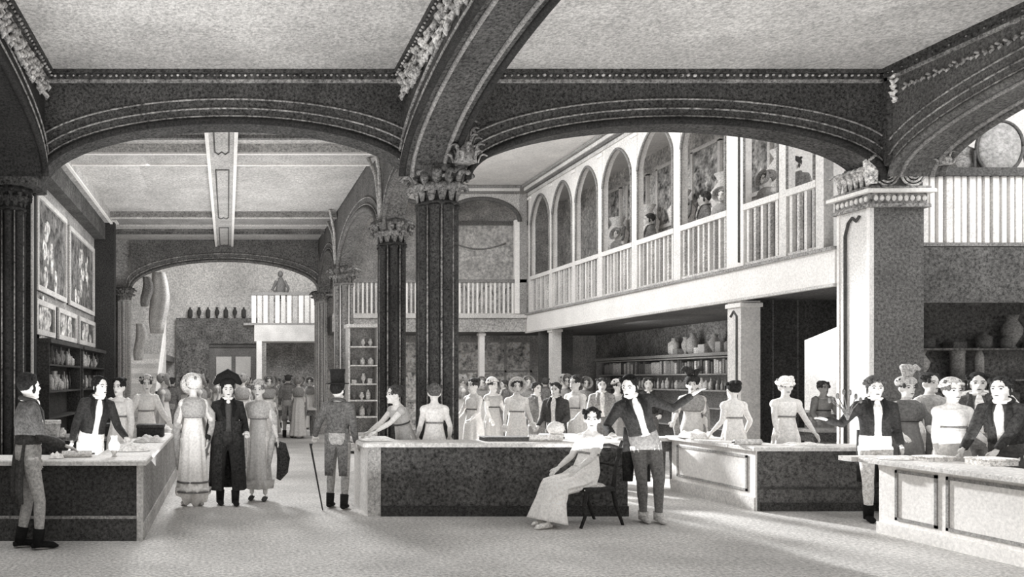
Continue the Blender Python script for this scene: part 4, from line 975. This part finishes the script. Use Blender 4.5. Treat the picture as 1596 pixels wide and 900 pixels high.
cloth('heap of pale cloth on the side wing of left counter, nearest',205,9.3,hL,.4,.34,.10,.88,2)
cloth('heap of pale cloth on the side wing of left counter, middle',232,10.6,hL,.36,.4,.10,.80,3)
cloth('heap of grey cloth on the side wing of left counter, farthest',252,12.6,hL,.34,.4,.08,.7,4)
goods_box('dark oblong box on side wing of left counter',235,11.6,hL,.36,.3,.17,.2)
roll('pale roll of cloth on front of left counter near white cloth',120,8.5,hL,.3,.035,.85,.2)
stock(1,.85,.06,.22,(X(178,8.55),8.55,hL),'small pale vase on front of left counter',None)
stock(0,.9,.05,.13,(X(100,11.5),11.4,.80),'pale jar on table inside the left counter',None)
goods_box('pale box stacked on the table inside left counter',75,11.7,.80,.3,.25,.22,.72)
cloth('long pale cloth spread over left end of middle counter',585,10.0,hM,.36,.3,.03,.93,5)
goods_box('low dark tray shaped box on middle counter behind the seated woman',790,10.0,hM,.6,.22,.05,.4)
roll('pale roll of cloth at right part of middle counter',850,9.9,hM,.4,.04,.93,.05)
m=MB(); m.lathe([(.03,0),(.035,.02),(.09,.05),(.10,.07),(.09,.08)],n=18); o=m.build('fruit_dish',M(.85,.15)); o.location=(X(866,10.0),10.0,hM); tag(o,'round pale dish on middle counter left of seated woman','dish')
m=MB(); m.ell((0,0,.13),(.10,.10,.085),16,10); o=m.build('bonnet',M(.92,.12)); o.location=(X(866,10.0),10.0,hM+.015); tag(o,'round white bonnet sitting in the pale dish','bonnet')
cloth('pale cloth laid on pale sided counter beside turbaned woman',1255,10.3,hR,.5,.3,.04,.92,6)
cloth('small pale heap of cloth at the far corner of pale sided counter',1085,11.6,hR,.4,.5,.12,.88,7)
roll('pale roll lying on pale sided counter left of turbaned woman',1165,10.35,hR,.35,.035,.8,.1)
goods_box('pale flat box on right counter under the white gowned woman',1455,8.35,hF,.3,.2,.05,.85,.2)
goods_box('stack of pale flat parcels on right counter by bending man',1545,7.95,hF,.3,.25,.07,.93,.1)
cloth('white cloth spread on right counter at far end',1395,8.5,hF,.3,.25,.03,.95,8)
# sprig held out by the arm stretching man
m=MB(); b0=Vector((X(1316,9.2),9.15,Z(655,9.15)))
for k in range(7):
    a=-1.2+.35*k; m.tube([b0,b0+Vector((.07*math.sin(a),0,.12)),b0+Vector((.2*math.sin(a),.02,.26+.05*math.cos(3*a)))],[.008,.006,.004],5)
    e=b0+Vector((.2*math.sin(a),.02,.26+.05*math.cos(3*a))); m.ell(tuple(e),(.02,.01,.035),6,5)
tag(m.build('feathery_sprig',M(.4,.3)),'feathery sprig in outstretched hand before the square pier','sprig')
# pale sofa back behind right group
r=empty('sofa',(9.98,10.8,0),0,'pale curved back sofa behind grey coated man','sofa')
MB().bev(-.7,.7,-.3,.3,.12,.45,.04).build('seat',PALE,r)
m=MB(); m.tube([(-.7,.2,.45),(-.68,.25,1.0),(-.4,.28,1.35),(0,.3,1.42),(.4,.28,1.35),(.68,.25,1.0),(.7,.2,.45)],.05,8)
arch_panel(m,'X',-.66,.66,.4,.41,1.0,.22,.28,12); m.ell((0,.26,1.0),(.62,.06,.36),18,10); m.build('back',PALE,r)
for sx_ in (-.6,.6):
    for sy_ in (-.25,.25): MB().lathe([(.02,0),(.035,.12)],(sx_,sy_,0),8).build('leg',M(.3),r)

# ================================================================== LIGHT, CAMERA
W=bpy.data.worlds.new('w'); bpy.context.scene.world=W; W.use_nodes=True
W.node_tree.nodes['Background'].inputs[0].default_value=(1,.99,.97,1); W.node_tree.nodes['Background'].inputs[1].default_value=.64
def area(loc,target,size,power,sy=None):  # unseen fill lamps, added to brighten ceilings, walls and figures
    l=bpy.data.lights.new('unseen_lamp','AREA'); l.energy=power; l.size=size
    if sy: l.shape='RECTANGLE'; l.size_y=sy
    o=bpy.data.objects.new('unseen_lamp',l); C.objects.link(o); o.location=loc
    o.rotation_euler=(Vector(target)-Vector(loc)).to_track_quat('-Z','Y').to_euler(); return o
area((3.3,17,6.3),(8.5,17,3.6),9,310,1.6)
area((5.6,17,6.9),(5.6,17,0),4,150,8)
area((0,8,.9),(0.3,9,5.6),5,165,3)
area((5.6,8.3,1.0),(5.6,9.2,5.6),4,110,2.5)
area((8.0,6.6,4.2),(7.9,9.2,1.0),1.2,38,1.2)
area((-1.0,16,5.2),(-3.2,16,1.5),3,210,8)
area((0,17.5,1.9),(0,17.5,5.6),2.5,200,8)
area((.5,28,7.0),(-.5,33,2),4,680,6)
area((-2.2,7.2,4.2),(6.5,9.5,.3),2.0,90,2.0)
area((11,12.3,7.8),(11,13.4,4.5),3,330,1.5)
area((11.2,10.0,5.5),(10.2,12,1.5),2,130,2)
area((9.4,19.5,2.8),(11.3,19.5,1.6),1,90,7)
area((10.6,15.6,2.7),(11.25,15.6,1.6),.5,45,1.2)  # added only to brighten the pale wall patch
l=bpy.data.lights.new('unseen_lamp','SPOT'); l.energy=2600; l.spot_size=math.radians(48); l.spot_blend=.9; l.shadow_soft_size=.8  # unseen spot added to brighten the left floor
o=bpy.data.objects.new('unseen_lamp',l); C.objects.link(o); o.location=(-.6,17.5,5.0)
o.rotation_euler=(Vector((-.4,8.6,0))-o.location).to_track_quat('-Z','Y').to_euler()
l=bpy.data.lights.new('unseen_lamp','SPOT'); l.energy=9000; l.spot_size=math.radians(50); l.spot_blend=.5; l.shadow_soft_size=.22
o=bpy.data.objects.new('unseen_lamp',l); C.objects.link(o); o.location=(3.25,19.0,3.45)
o.rotation_euler=(Vector((6.3,8.2,0))-o.location).to_track_quat('-Z','Y').to_euler()
cam=bpy.data.cameras.new('cam'); co=bpy.data.objects.new('cam',cam); C.objects.link(co)
co.location=(0,0,CAMH); co.rotation_euler=(PI/2,0,0); cam.sensor_width=36; cam.lens=F*36/1596
cam.shift_x=(798-VX)/1596; cam.shift_y=(VY-450)/1596; cam.clip_end=200
bpy.context.scene.camera=co
bpy.context.scene.view_settings.view_transform='Standard'
